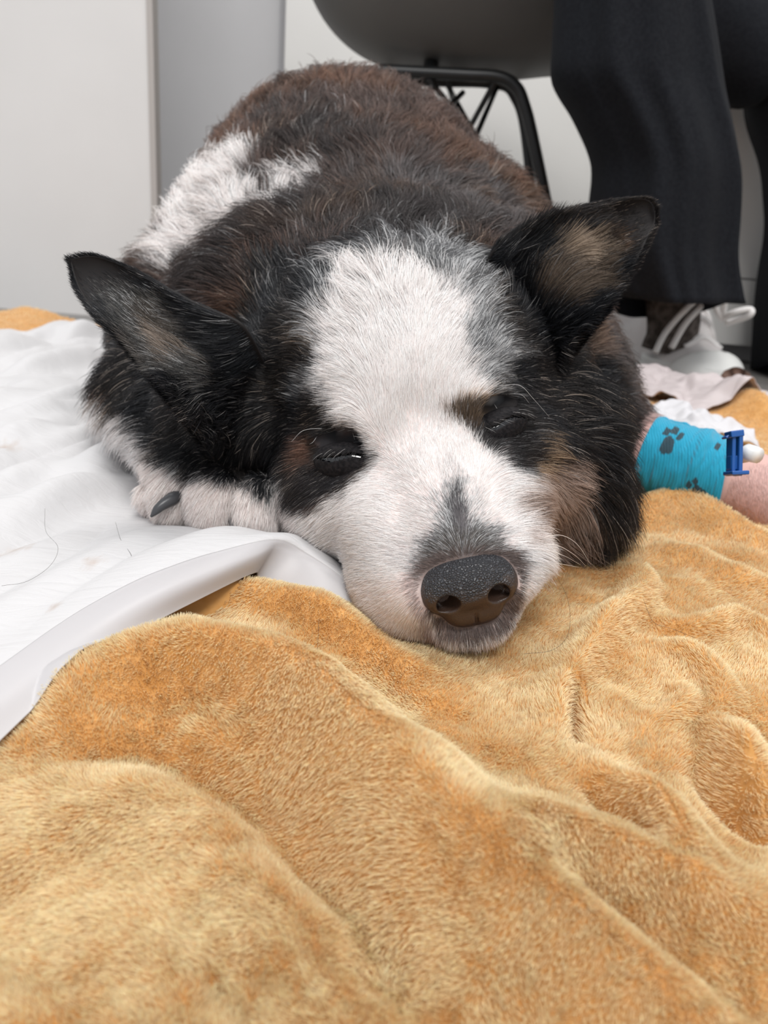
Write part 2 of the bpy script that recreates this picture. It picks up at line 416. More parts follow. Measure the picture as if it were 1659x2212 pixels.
# ------------------------------------------------------------------ white absorbent pad
pad_rows = [  # front edge, band crest, just behind, then back
 [(-330, 2000, .022), (-150, 1760, .024), (0, 1600, .026), (190, 1432, .030), (370, 1325, .031), (540, 1240, .032), (560, 1246, .027), (620, 1262, .025), (690, 1285, .024), (770, 1306, .023), (860, 1330, .016)],
 [(-330, 1800, .028), (-150, 1620, .030), (0, 1490, .032), (190, 1350, .036), (370, 1262, .040), (548, 1196, .041), (600, 1182, .039), (650, 1205, .034), (715, 1245, .029), (785, 1300, .023), (870, 1310, .016)],
 [(-330, 1660, .026), (-150, 1510, .029), (0, 1400, .032), (200, 1270, .036), (380, 1190, .0405), (520, 1162, .043), (606, 1162, .041), (665, 1190, .035), (735, 1235, .029), (800, 1290, .021), (880, 1290, .015)],
 [(-330, 1500, .022), (-150, 1380, .024), (0, 1290, .026), (200, 1195, .028), (370, 1150, .031), (510, 1150, .032), (600, 1160, .031), (670, 1182, .027), (745, 1220, .022), (820, 1270, .016), (890, 1270, .014)],
 [(-330, 1300, .022), (-150, 1210, .022), (0, 1170, .022), (180, 1130, .022), (340, 1120, .022), (480, 1140, .0215), (600, 1150, .018), (690, 1170, .016), (760, 1190, .015), (840, 1220, .014), (900, 1240, .014)],
 [(-330, 1080, .024), (-150, 1040, .024), (0, 1010, .025), (150, 990, .026), (290, 1000, .0225), (420, 1040, .0215), (560, 1080, .018), (680, 1090, .016), (760, 1100, .014), (850, 1110, .014), (920, 1120, .014)],
 [(-330, 900, .026), (-150, 890, .026), (0, 870, .028), (120, 860, .030), (220, 880, .024), (330, 900, .018), (480, 930, .016), (640, 950, .014), (740, 950, .014), (850, 950, .014), (930, 960, .014)],
 [(-330, 780, .026), (-150, 775, .026), (0, 775, .026), (90, 772, .025), (170, 775, .022), (280, 790, .016), (460, 800, .014), (640, 810, .014), (740, 810, .014), (850, 810, .014), (930, 810, .014)],
 [(-330, 716, .024), (-150, 722, .024), (0, 726, .024), (90, 724, .023), (180, 722, .022), (280, 726, .014), (460, 735, .012), (640, 745, .012), (740, 745, .012), (850, 745, .012), (930, 745, .012)],
]
PC = np.array([[atz(*c) for c in r] for r in pad_rows])
nu, nv = 260, 300
tmp = np.stack([spline(PC[i], nu) for i in range(len(PC))])
PS = np.stack([spline(tmp[:, j], nv) for j in range(nu)], 1)         # (nv, nu, 3)
q = PS.reshape(-1, 3).copy(); vrow = np.repeat(np.linspace(0, 1, nv), nu)
qr = q@np.array([[.35, .94, 0], [.94, -.35, 0], [0, 0, 1]]).T        # wrinkles run up and to the right
qa = np.stack([qr[:, 0]*.30, qr[:, 1], np.zeros(len(q))], -1)
amp = np.clip((vrow-.18)/.12, 0, 1)*(.55+1.6*np.clip((vrow-.42)/.2, 0, 1))
off_paw = 1-.9*np.exp(-(((q[:, 0]+.09)/.055)**2+((q[:, 1]-.40)/.045)**2)**2)
wr = np.abs(fbm(qa, 26, 11, 2))
q[:, 2] += amp*off_paw*(.0095*wr-.001+.0005*fbm(q, 60, 9, 2))+.0006*fbm(qa, 60, 21, 2)*(1-amp)
q[:, 2] = np.maximum(q[:, 2], fold_h(q[:, 0], q[:, 1])+.0022)
m_pad = mat('absorbent_nonwoven', (.60, .60, .615), .55, .35, sheen=.1)
n_, l_, b_ = nodes(m_pad); tc = n_.new('ShaderNodeTexCoord'); mp = n_.new('ShaderNodeMapping'); mp.inputs['Rotation'].default_value = (0, 0, .35); mp.inputs['Scale'].default_value = (.4, 1.6, 1)
nz = n_.new('ShaderNodeTexNoise'); nz.inputs['Scale'].default_value = 85; nz.inputs['Detail'].default_value = 6; nz.inputs['Distortion'].default_value = 1.2
bp = n_.new('ShaderNodeBump'); bp.inputs['Strength'].default_value = .55; bp.inputs['Distance'].default_value = .0014
l_.new(tc.outputs['Object'], mp.inputs['Vector']); l_.new(mp.outputs[0], nz.inputs['Vector']); l_.new(nz.outputs['Fac'], bp.inputs['Height']); l_.new(bp.outputs['Normal'], b_.inputs['Normal'])
m_film = mat('plastic_film', (.64, .62, .63), .38, .45)
n_, l_, b_ = nodes(m_film); tr = n_.new('ShaderNodeBsdfTranslucent'); tr.inputs['Color'].default_value = (.65, .63, .64, 1); mx = n_.new('ShaderNodeMixShader'); mx.inputs[0].default_value = .3
l_.new(b_.outputs[0], mx.inputs[1]); l_.new(tr.outputs[0], mx.inputs[2]); l_.new(mx.outputs[0], n_['Material Output'].inputs['Surface'])
split = int(nv*.19)
G = q.reshape(nv, nu, 3)
pad = empty('absorbent_pad', (-.2, .45, GZ)); tag(pad, 'crinkled white absorbent pad spread over the blanket under the dog’s paw', 'pad')
def padpart(name, g, m):
    a, b, _ = g.shape; o = mesh_obj(name, g.reshape(-1, 3)-np.array(pad.location), grid_faces(a, b), m, pad); solid(o, .0006, 0); return o
sheet = padpart('absorbent_sheet', G[split:], m_pad)
gq = G[split:].reshape(-1, 3); tq = np.tile(np.array([.545, .535, .54]), (len(gq), 1))
for sx, sy, sr in ((205, 1235, .007), (30, 1165, .010), (360, 1300, .004), (120, 1330, .004), (20, 975, .012)):
    pc = atz(sx, sy, .03); dd = np.hypot((gq[:, 0]-pc[0])*1.3, gq[:, 1]-pc[1])/sr+.5*fbm(gq, 300, 7, 2); ws = np.clip(1-dd, 0, 1)[:, None]*.5; tq = tq*(1-ws)+np.array([.36, .25, .18])*ws
ca = sheet.data.color_attributes.new('tint', 'FLOAT_COLOR', 'POINT'); ca.data.foreach_set('color', np.concatenate([tq, np.ones((len(tq), 1))], 1).astype(np.float32).ravel()); attr_color(m_pad)
padpart('film_border', G[:split+1], m_film)['label'] = 'smooth plastic film edge of the pad, folded over beside the chin'
PADPOLY = np.concatenate([G[0, :, :2], G[:, -1, :2], G[-1, ::-1, :2], G[::-1, 0, :2]])[::6]
def inpoly(x, y, P):
    c = np.zeros(x.shape, bool); j = len(P)-1
    for i in range(len(P)):
        with np.errstate(divide='ignore', invalid='ignore'):
            k = ((P[i, 1] > y) != (P[j, 1] > y)) & (x < (P[j, 0]-P[i, 0])*(y-P[i, 1])/(P[j, 1]-P[i, 1]+1e-15)+P[i, 0])
        c ^= k; j = i
    return c

# plush pile of the blanket
def blanket_pile(count):
    A = BV; c = (A[:-1, :-1]+A[1:, 1:])/2; area_ = np.abs((A[1:, :-1, 0]-A[:-1, :-1, 0])*(A[:-1, 1:, 1]-A[:-1, :-1, 1]))
    uv, f = proj(c.reshape(-1, 3)); D = np.linalg.norm(c.reshape(-1, 3)-CAM, axis=1)
    inn = (f > .02) & (uv[:, 0] > -320) & (uv[:, 0] < 2000) & (uv[:, 1] > 500) & (uv[:, 1] < 2500)
    cc = c.reshape(-1, 3)
    under = inpoly(cc[:, 0], cc[:, 1], PADPOLY)
    inn &= ~under
    nearf = np.clip((.9-D)/.5, .25, 1)
    wgt = area_.ravel()/D**1.9*inn*nearf; wgt /= wgt.sum()
    pick = rng.choice(len(wgt), count, p=wgt); i, j = np.divmod(pick, NV-1)
    a = rng.random((count, 1)); b = rng.random((count, 1))
    R = (A[i, j]*(1-a)*(1-b)+A[i+1, j]*a*(1-b)+A[i, j+1]*(1-a)*b+A[i+1, j+1]*a*b)
    n = nrm(np.cross(A[i+1, j]-A[i, j], A[i, j+1]-A[i, j])); D = D[pick]
    k_ = body_sdf(R+np.array([0, 0, .002])) > .0012; R, n, D = R[k_], n[k_], D[k_]; count = len(R)
    lean = np.stack([fbm(R, 14, 31)+.55*fbm(R, 42, 33, 2), fbm(R, 14, 47)+.9*fbm(R, 42, 49, 2), np.zeros(count)], -1)*.95+np.array([.12, -.2, 0])
    fine = np.stack([fbm(R, 210, 61, 2), fbm(R, 210, 71, 2), fbm(R, 210, 81, 2)*.3], -1)*1.0
    Ln = (.0022+.0005*rng.standard_normal(count).clip(-1.5, 1.5))[:, None]*np.clip(1+.2*fbm(R, 40, 91)[:, None], .6, 1.4)
    dirn = nrm(n+lean*.6+fine*.35+rng.standard_normal((count, 3))*.12)
    dirn -= n*np.minimum((dirn*n).sum(1, keepdims=True)-.3, 0)
    mid = R+nrm(n*1.1+dirn*.8)*Ln*.5-n*.0006; tip = R+dirn*Ln+lean*Ln*.15
    P = np.stack([R-n*.001, mid, tip], 1)
    r = (.00010*np.clip(D/.3, .8, 6)**.75)[:, None]*np.array([[1.1, 1.0, .35]])
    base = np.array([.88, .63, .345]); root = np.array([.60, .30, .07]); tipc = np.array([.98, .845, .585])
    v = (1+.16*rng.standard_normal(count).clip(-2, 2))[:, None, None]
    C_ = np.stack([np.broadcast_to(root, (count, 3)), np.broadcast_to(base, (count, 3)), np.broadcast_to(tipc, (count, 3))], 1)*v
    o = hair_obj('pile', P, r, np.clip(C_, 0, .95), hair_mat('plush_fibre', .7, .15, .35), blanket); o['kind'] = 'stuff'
blanket_pile(PILE)
# ------------------------------------------------------------------ coat: markings, lie and length of the fur
WHITE = (.92, .868, .85); PINKW = (.89, .81, .78); BLACK = (.016, .0165, .019); BROWN = (.098, .066, .056)
DKBR = (.030, .023, .022); GREYW = (.40, .40, .41); TAN = (.42, .30, .20); TANB = (.18, .12, .075); PINK = (.74, .56, .53)
GREYB = (.12, .105, .102); SKIN = (.62, .45, .42)
# polygon in the face chart, colour, feather
MARKS = [
 ([(0, 0), (1800, 0), (1800, 1250), (0, 1250)], BROWN, 1),
 # back: lighter wisps, darker bands
 ([(560, 430), (700, 400), (900, 390), (1080, 430), (1120, 500), (1000, 470), (820, 440), (640, 470)], GREYB, 50),
 ([(440, 520), (640, 450), (900, 440), (1080, 500), (1100, 560), (900, 570), (640, 560), (480, 640), (380, 640)], (.036, .029, .028), 45),
 ([(780, 420), (930, 400), (1100, 450), (1180, 560), (1080, 520), (940, 450)], GREYB, 30),
 ([(640, 230), (760, 300), (830, 380), (700, 370), (560, 360), (540, 300)], DKBR, 50),
 # white flash on the left shoulder
 ([(520, 320), (560, 340), (545, 400), (560, 440), (520, 500), (440, 545), (375, 610), (345, 600), (345, 530), (375, 470), (415, 410), (460, 360)], WHITE, 18),
 ([(640, 395), (705, 380), (700, 410), (650, 430), (600, 470), (560, 470)], WHITE, 16),
 # right flank wisps
 ([(1240, 700), (1330, 690), (1400, 820), (1380, 900), (1300, 900), (1240, 800)], GREYB, 40),
 # chest ruff lower left: white
 ([(190, 840), (300, 850), (360, 920), (420, 1000), (480, 1040), (600, 1060), (590, 1180), (250, 1180), (230, 1000)], WHITE, 25),
 ([(280, 1010), (420, 1020), (590, 1040), (590, 1190), (280, 1190)], PINKW, 20),
 # head: black mask
 ([(560, 600), (700, 570), (800, 545), (1000, 545), (1080, 600), (1200, 660), (1290, 800), (1390, 1000), (1400, 1240), (1240, 1240), (1150, 1180), (1100, 1000), (1000, 900), (760, 880), (620, 1100), (560, 1080), (400, 1020), (320, 960), (350, 900), (440, 900), (520, 800)], BLACK, 25),
 ([(180, 560), (560, 700), (560, 1000), (420, 1010), (320, 950), (250, 800)], BLACK, 20),
 # forehead grey fringe and white blaze
 ([(700, 610), (800, 565), (960, 560), (1060, 640), (1090, 760), (1080, 850), (1000, 900), (900, 900), (740, 900), (690, 820), (680, 700)], GREYW, 45),
 ([(740, 600), (880, 580), (980, 620), (1010, 700), (1010, 800), (1060, 830), (1050, 880), (990, 890), (960, 930), (840, 950), (790, 950), (720, 890), (700, 800), (695, 700)], WHITE, 22),
 ([(1000, 870), (1055, 845), (1070, 875), (1000, 905), (960, 900)], TAN, 14),
 # muzzle and lower face
 ([(800, 930), (880, 900), (980, 900), (1030, 930), (1080, 1010), (1150, 1030), (1200, 1080), (1200, 1420), (760, 1430), (570, 1240), (575, 1080), (600, 1020), (640, 1110), (700, 1100), (760, 1050), (800, 990)], WHITE, 14),
 ([(590, 1060), (620, 1040), (650, 1130), (690, 1180), (760, 1310), (700, 1310), (570, 1200)], PINKW, 22),
 ([(770, 1250), (880, 1280), (930, 1370), (1030, 1400), (1130, 1360), (1170, 1290), (1200, 1420), (760, 1440)], PINKW, 30),
 # shaved foreleg
 ([(1375, 890), (1480, 880), (1750, 950), (2600, 950), (2600, 1500), (1800, 1450), (1600, 1250), (1400, 1110), (1370, 1000)], PINK, 8),
 # right cheek pale patch, tan edge
 ([(1150, 1030), (1190, 1005), (1235, 1020), (1250, 1080), (1225, 1140), (1235, 1205), (1180, 1210), (1130, 1100)], (.44, .34, .29), 26),
 ([(1140, 940), (1165, 930), (1175, 980), (1168, 1030), (1140, 1030)], TAN, 12),
 # dark patches round the eyes
 ([(640, 950), (690, 935), (780, 940), (812, 975), (800, 1010), (760, 1050), (700, 1090), (650, 1100), (622, 1060), (612, 1000)], (.028, .026, .028), 13),
 ([(640, 955), (680, 962), (700, 990), (655, 1000)], (.12, .085, .078), 14),
 ([(980, 880), (1060, 865), (1120, 860), (1160, 920), (1160, 1000), (1130, 1025), (1080, 1000), (1040, 950), (1000, 925)], (.026, .023, .023), 13),
 ([(970, 892), (1010, 878), (1045, 892), (1030, 925), (1000, 920)], (.10, .068, .045), 20),
 # grey saddle behind the nose leather
 ([(975, 1010), (1000, 1060), (1050, 1110), (1105, 1185), (1110, 1215), (900, 1240), (880, 1215), (930, 1140), (955, 1060)], (.50, .49, .49), 34),
 ([(895, 1220), (925, 1160), (990, 1120), (1060, 1140), (1100, 1190), (1105, 1215), (1000, 1215), (920, 1240)], (.20, .20, .21), 20),
 ([(975, 1040), (1000, 1080), (1020, 1140), (1000, 1170), (985, 1150), (970, 1090)], (.13, .12, .125), 12),
 ([(898, 1235), (915, 1208), (1105, 1180), (1124, 1230), (1122, 1300), (1095, 1355), (1030, 1378), (960, 1374), (922, 1320)], (.15, .115, .105), 7),
 ([(905, 1240), (930, 1330), (960, 1385), (1030, 1395), (1100, 1375), (1040, 1430), (930, 1420), (880, 1260)], (.42, .33, .31), 20),
 ([(290, 1000), (345, 985), (420, 1035), (520, 1042), (575, 1075), (578, 1200), (280, 1200)], PINKW, 7),
 ([(990, 1390), (1060, 1390), (1050, 1420), (1000, 1420)], (.05, .035, .03), 10),
]
def sdpoly(u, P):
    P = np.asarray(P, float); d = np.full(len(u), 1e18); ins = np.zeros(len(u), bool); j = len(P)-1
    for i in range(len(P)):
        a = P[j]; b = P[i]; ab = b-a; t = np.clip(((u-a)@ab)/(ab@ab), 0, 1); d = np.minimum(d, ((u-a-t[:, None]*ab)**2).sum(1))
        den = b[1]-a[1]
        if den != 0:
            ins ^= ((P[i, 1] > u[:, 1]) != (P[j, 1] > u[:, 1])) & (u[:, 0] < (a[0]-b[0])*(u[:, 1]-b[1])/(a[1]-b[1])+b[0])
        j = i
    d = np.sqrt(d); return np.where(ins, -d, d)
def paint(uv, dither=None, marks=MARKS):
    n = len(uv); c = np.zeros((n, 3)); p = p3(uv[:, 0], uv[:, 1])
    wv = np.stack([fbm(p, 1/45, 3), fbm(p, 1/45, 8)], -1)
    for P, col, fe in marks:
        d = sdpoly(uv+wv*fe*.8, P); wt = np.clip(.5-d/(2*fe), 0, 1); wt = wt*wt*(3-2*wt)
        if dither is not None:
            wt = .45*wt+.55*(dither < wt)
        c = c*(1-wt[:, None])+np.array(col)*wt[:, None]
    return c
def field(uv, pts, default, sig):
    """smooth scalar/vector interpolation of control values over the chart"""
    P = np.array([q[0] for q in pts], float); Vv = np.array([q[1] for q in pts], float).reshape(len(pts), -1)
    out = np.zeros((len(uv), Vv.shape[1])); ws = np.full(len(uv), .02)
    out += np.asarray(default)*.02 if np.ndim(default) else default*.02
    for k in range(len(P)):
        wk = np.exp(-((uv-P[k])**2).sum(1)/(2*sig**2)); out += wk[:, None]*Vv[k]; ws += wk
    return out/ws[:, None]
LEN = [  # chart point, length in mm
 ((1010, 1150), 4), ((950, 1250), 3), ((850, 1300), 4), ((1150, 1280), 3), ((1130, 1150), 4), ((1020, 1390), 5), ((800, 1150), 5), ((900, 1050), 4), ((1050, 1050), 4), ((700, 1180), 7), ((620, 1130), 9),
 ((900, 950), 5), ((740, 1010), 5), ((1080, 950), 5), ((740, 920), 6), ((1030, 860), 6), ((880, 820), 6), ((850, 700), 6.5), ((960, 680), 6.5), ((700, 800), 7), ((1050, 760), 7.5), ((1170, 850), 9), ((1150, 980), 8),
 ((600, 850), 10), ((620, 700), 12), ((580, 1000), 11), ((480, 930), 13), ((380, 910), 12), ((430, 980), 8), ((500, 800), 14), ((330, 780), 14), ((560, 1060), 7), ((1230, 1020), 20), ((1290, 1150), 26), ((1340, 1100), 24), ((1200, 1150), 14), ((1250, 900), 20), ((1250, 700), 16), ((1350, 700), 16),
 ((850, 590), 22), ((800, 480), 24), ((600, 600), 26), ((450, 450), 24), ((700, 300), 22), ((1000, 400), 24), ((1100, 600), 24), ((300, 600), 26), ((250, 800), 28), ((1350, 820), 18), ((300, 930), 22), ((400, 1080), 7), ((530, 1100), 7), ((330, 1080), 6), ((440, 1030), 6), ((340, 1010), 7), ((590, 1120), 5), ((450, 1120), 6),
 ((1400, 960), 5), ((1500, 1000), 3), ((1620, 1060), 3), ((1700, 1100), 3)]
FLOW = [  # chart point, direction of the lie of the hair (right, up)
 ((900, 900), (-.05, 1)), ((840, 800), (-.15, 1)), ((940, 780), (.2, 1)), ((860, 650), (-.1, 1)), ((760, 700), (-.5, .8)), ((980, 680), (.5, .8)), ((680, 820), (-1, .3)), ((640, 900), (-1, -.1)), ((620, 760), (-.8, .5)),
 ((1060, 790), (.8, .6)), ((1150, 850), (1, .1)), ((1130, 930), (1, -.15)), ((1150, 1020), (.9, -.3)), ((740, 1040), (-.8, -.5)), ((660, 1090), (-.7, -.8)), ((700, 960), (-1, -.3)), ((600, 1020), (-.4, -1)), ((620, 1150), (-.3, -.9)),
 ((970, 1080), (-.1, 1)), ((930, 1120), (-.7, .6)), ((1050, 1120), (.7, .6)), ((990, 1000), (0, 1)), ((860, 1100), (-1, .15)), ((780, 1180), (-1, -.1)), ((1110, 1090), (.9, .1)), ((850, 1220), (-1, -.1)), ((900, 1180), (-.9, .2)), ((1130, 1230), (1, -.15)),
 ((860, 1310), (-.8, -.6)), ((940, 1380), (-.3, -1)), ((1020, 1400), (0, -1)), ((1100, 1370), (.4, -1)), ((1150, 1310), (.8, -.6)), ((960, 940), (0, 1)),
 ((480, 960), (-.8, -.7)), ((380, 940), (-.9, -.5)), ((520, 1000), (-.6, -.9)), ((1230, 1010), (.9, .1)), ((1280, 1080), (.8, -.6)), ((1330, 1150), (.3, -1)), ((1250, 1160), (.5, -.9)), ((1350, 1050), (.5, -.8)), ((1200, 1120), (.8, -.5)),
 ((850, 560), (.1, 1)), ((700, 500), (-.3, 1)), ((1000, 500), (.5, .7)), ((600, 600), (-.7, .6)), ((450, 450), (-.5, .8)), ((400, 560), (-.8, .3)), ((300, 700), (-1, -.2)), ((220, 830), (-.7, -.7)), ((700, 250), (-.1, 1)), ((950, 300), (.5, .9)), ((1100, 400), (.8, .7)),
 ((1280, 700), (.9, .3)), ((1360, 800), (1, -.2)), ((1300, 900), (.9, -.2)), ((400, 1080), (-.3, -1)), ((530, 1090), (.1, -1)), ((340, 1060), (-.6, -.8)), ((1250, 900), (.7, -.4))]

m_fur = hair_mat('dog_hair', .45, .26, .2)
def groom(name, roots, normals, uv, count_pts, parent, length_scale=1.0, width=None, marks=MARKS, lengths=LEN, flow=FLOW, lift=None, bald=None, col=None, curl=.25, clump=.35):
    n = len(roots)
    if bald is not None:
        k = ~bald; roots, normals, uv = roots[k], normals[k], uv[k]; n = len(roots)
        if col is not None: col = col[k]
    D = np.linalg.norm(roots-CAM, axis=1)
    L = field(uv, lengths, 22, 55)[:, 0]*1e-3*length_scale; L = np.where(L < .007, L*.85, L)
    L *= np.clip(1+.25*rng.standard_normal(n), .45, 1.6)
    fl = field(uv, flow, (0, .3), 55)
    img = fl[:, :1]*RT+fl[:, 1:]*UP; view = nrm(roots-CAM)
    nn = normals; wn = (view*nn).sum(1); wn = np.where(np.abs(wn) < .35, -.35, wn)
    t = -(img*nn).sum(1)/wn; d = img+view*np.clip(t, -1.2, 1.2)[:, None]
    d = nrm(d-nn*(d*nn).sum(1, keepdims=True))
    # local swirls and clumping
    s1 = fbm(roots, 55, 5)[:, None]; side = np.cross(nn, d)
    long_ = np.clip(L/.02, .1, 1.2)[:, None]
    d = nrm(d+side*s1*.55*long_+rng.standard_normal((n, 3))*.075)
    lf = (.34+.62*np.clip((L-.004)/.02, 0, 1))[:, None]*(1+.3*fbm(roots, 90, 15)[:, None]) if lift is None else lift
    cl = np.stack([fbm(roots, 260, 40+k, 2) for k in range(3)], -1)*clump*np.clip(L/.014, .15, 1.0)[:, None]
    K = count_pts; P = np.zeros((n, K, 3)); P[:, 0] = roots-nn*.0003; st = L[:, None]/(K-1)
    for k in range(1, K):
        a = k/(K-1)
        dirn = nrm(d*(.6+.9*a)+nn*lf*(1.25-1.15*a)+cl*a+side*curl*s1*a*long_+np.array([0, 0, -.35])*a*a*long_)
        P[:, k] = P[:, k-1]+dirn*st
    P[:, :, 2] = np.maximum(P[:, :, 2], GZ+.0005)
    wd = (.000049*np.clip(D/.33, .9, 3.2)**1.25 if width is None else width)*(1+.5*np.clip((L-.006)/.02, 0, 1))
    prof = np.interp(np.linspace(0, 1, K), [0, .35, .8, 1], [.9, 1, .7, .15])
    Rr = np.broadcast_to(wd, (n,))[:, None]*prof
    if col is None:
        col = paint(uv+rng.standard_normal((n, 2))*5, rng.random(n), marks)
    # grey areas are a mix of white and dark hairs
    lum = col.mean(1); sat = col.max(1)-col.min(1); gz = (lum > .14) & (lum < .6) & (sat < .06)
    pick_ = np.where(rng.random(n) < (lum-.03)/.78, .82, .045)[:, None]; col = np.where(gz[:, None], col*.35+pick_*.65, col)
    lum = col.mean(1)
    # brindled: scattered pale hairs in the dark coat, scattered dark ones in the grey
    r = rng.random(n); pale = (lum < .15) & (r < np.where(lum > .045, .02, .06)); col[pale] = col[pale]*.3+np.array([.30, .29, .285])*(.35+.65*rng.random((pale.sum(), 1)))
    bright = 1+(.10+.22*(lum < .2))*rng.standard_normal(n).clip(-2, 2)
    bright *= 1+.35*fbm(roots, 70, 77)*(lum < .2)
    warm = np.clip(fbm(roots, 25, 99), -.1, 1)[:, None]*np.array([.35, .05, -.2])*((lum < .12)[:, None])
    C_ = col[:, None, :]*bright[:, None, None]*(1+warm)[:, None, :]
    tipf = np.linspace(0, 1, K)[None, :, None]; C_ = C_*(1+.25*tipf*(lum < .3)[:, None, None])
    return hair_obj(name, P, Rr, np.clip(C_*np.ones((n, K, 1)), .004, .92), m_fur, parent)

def sample_mesh(V, F, N, uvv, weight, count):
    """random roots over a quad mesh, interpolating normals and chart coordinates"""
    q = V[F]; ar = np.linalg.norm(np.cross(q[:, 2]-q[:, 0], q[:, 3]-q[:, 1]), axis=1)/2
    wv = ar*weight[F].mean(1); pr = wv/wv.sum(); pick = rng.choice(len(F), count, p=pr)
    a = rng.random((count, 1)); b = rng.random((count, 1)); f = F[pick]
    bl = lambda A: A[f[:, 0]]*(1-a)*(1-b)+A[f[:, 1]]*a*(1-b)+A[f[:, 2]]*a*b+A[f[:, 3]]*(1-a)*b
    return bl(V), nrm(bl(N)), bl(uvv)

# ------------------------------------------------------------------ dog assembly
dog = empty('dog', (0, .6, GZ)); tag(dog, 'black and white long-haired dog asleep with its chin on the tan blanket', 'dog')
OD = np.array(dog.location)
m_body = attr_color(mat('dog_skin', (.5, .5, .5), .8, .15))
V, F = surface_nets(body_sdf, (-.30, .23, .0), (.36, 1.08, .36), .003)
N = grad(body_sdf, V)
fn = np.cross(V[F[:, 2]]-V[F[:, 0]], V[F[:, 3]]-V[F[:, 1]])
if (fn*N[F[:, 0]]).sum() < 0: F = F[:, ::-1].copy()
uv, dep = proj(V); vw = nrm(V-CAM); facing = (vw*N).sum(1)
cell = (uv//10).astype(int); key = cell[:, 0]*1000+cell[:, 1]; order = np.argsort(key); ks = key[order]
ud, first = np.unique(ks, return_index=True); mind = np.minimum.reduceat(dep[order], first)
near = mind[np.searchsorted(ud, key)]
vis = (facing < -.04) & (dep < near+.012)
kd = KDTree(int(vis.sum())); vi = np.where(vis)[0]
for i, k in enumerate(vi): kd.insert(V[k], i)
kd.balance()
CH = uv.copy()
for k in np.where(~vis)[0]:
    CH[k] = uv[vi[kd.find(V[k])[1]]]
skin_c = paint(CH)
legm = body_sdf(V)*0+np.minimum(cap(V, LEG_R[1], LEG_R[2], .026, .026), cap(V, LEG_R[2], LEG_R[3], .027, .033)) < 0
skin_c[legm] = SKIN
skin_mix = skin_c.copy(); pale = skin_c.mean(1) > .45; skin_mix[pale] = skin_c[pale]*np.array([.97, .86, .84])
body = mesh_obj('body', V-OD, F, m_body, dog)
ca = body.data.color_attributes.new('tint', 'FLOAT_COLOR', 'POINT'); ca.data.foreach_set('color', np.concatenate([skin_mix, np.ones((len(V), 1))], 1).astype(np.float32).ravel())
DV = np.linalg.norm(V-CAM, axis=1)

EYES = [(H(-3.70, 8.75, 2.62), -1), (H(3.50, 8.75, 2.62), 1)]
def eye_uv(k): return proj(EYES[k][0])[0]
NC = H(0, .55, .05)
def near_eye(p):
    m = np.zeros(len(p), bool)
    for c, s in EYES:
        q = (p-c)@HM.T*100
        m |= ((q[:, 0]-.1*s)/1.15)**2+((q[:, 2]-.42)/.36)**2 < 1
    return m & (hl(p)[:, 1] < 10.5)
def near_nose(p): return nose_sdf(p) < -.0002
def on_wrap(p):
    a = LEG_R[1]; b = LEG_R[2]; ab = b-a; t = ((p-a)@ab)/(ab@ab)
    return (t > -.04) & (t < .98) & (cap(p, a, b, .03, .03) < 0)

def nose_sdf(p):
    q = hl(p)*np.array([1.0, 1, 1]); e = lambda c, r: ell(q, c, r)
    d = e((0, .75, -.10), (1.62, 1.15, 1.00))
    d = smin(d, e((0, 1.5, .28), (1.52, 1.3, .55)), .5)
    for s in (-1, 1):
        d = smin(d, e((s*1.20, .85, -.28), (.76, .95, .80)), .35)
        d = smin(d, e((s*.50, .50, -1.05), (.70, .75, .62)), .4)
    d = smin(d, e((0, .50, -1.10), (.75, .75, .55)), .3)
    sub_ = []
    for s in (-1, 1):
        k = ell(q-np.array([s*.98, -.15, -.20]), (0, 0, 0), (.46, .95, .38), np.array([[math.cos(.35), 0, -s*math.sin(.35)], [0, 1, 0], [s*math.sin(.35), 0, math.cos(.35)]]))
        k2 = cap(q, (s*1.2, .1, -.40), (s*2.1, .75, -.68), .16, .07)
        k = smin(k, k2, .12); sub_.append(k)
    g = cap(q, (0, -.28, -.85), (0, -.1, -1.8), .045, .07); sub_.append(g)
    for k in sub_:
        k = -k; h = np.clip(.5-.5*(d-k)/.12, 0, 1); d = d+(k-d)*h+.12*h*(1-h)
    return d*.01
# body coat
wt = np.clip((.95-DV)/.45, .12, 1)*np.where(facing < .1, 1, .25)*(V[:, 2] > GZ+.001)
head_m = hl(V)[:, 1] < 17
lenv = field(CH, LEN, 22, 55)[:, 0]
w_face = wt*(lenv < 11)*head_m*np.where(facing < .15, 1, .2)/np.maximum(DV, .25)**2
w_body = wt*(lenv >= 9)/np.maximum(DV, .25)**1.4
R, Nn, U = sample_mesh(V, F, N, CH, w_face, int(260000*DENS))
groom('muzzle_hair', R-OD*0, Nn, U, 4, None, bald=near_eye(R) | near_nose(R) | on_wrap(R))
R, Nn, U = sample_mesh(V, F, N, CH, w_body, int(300000*DENS))
groom('coat', R, Nn, U, 6, None, bald=near_eye(R) | near_nose(R) | on_wrap(R))
for nm in ('muzzle_hair', 'coat'):
    o = bpy.data.objects[nm]; o.parent = dog; o.location = -Vector(OD)

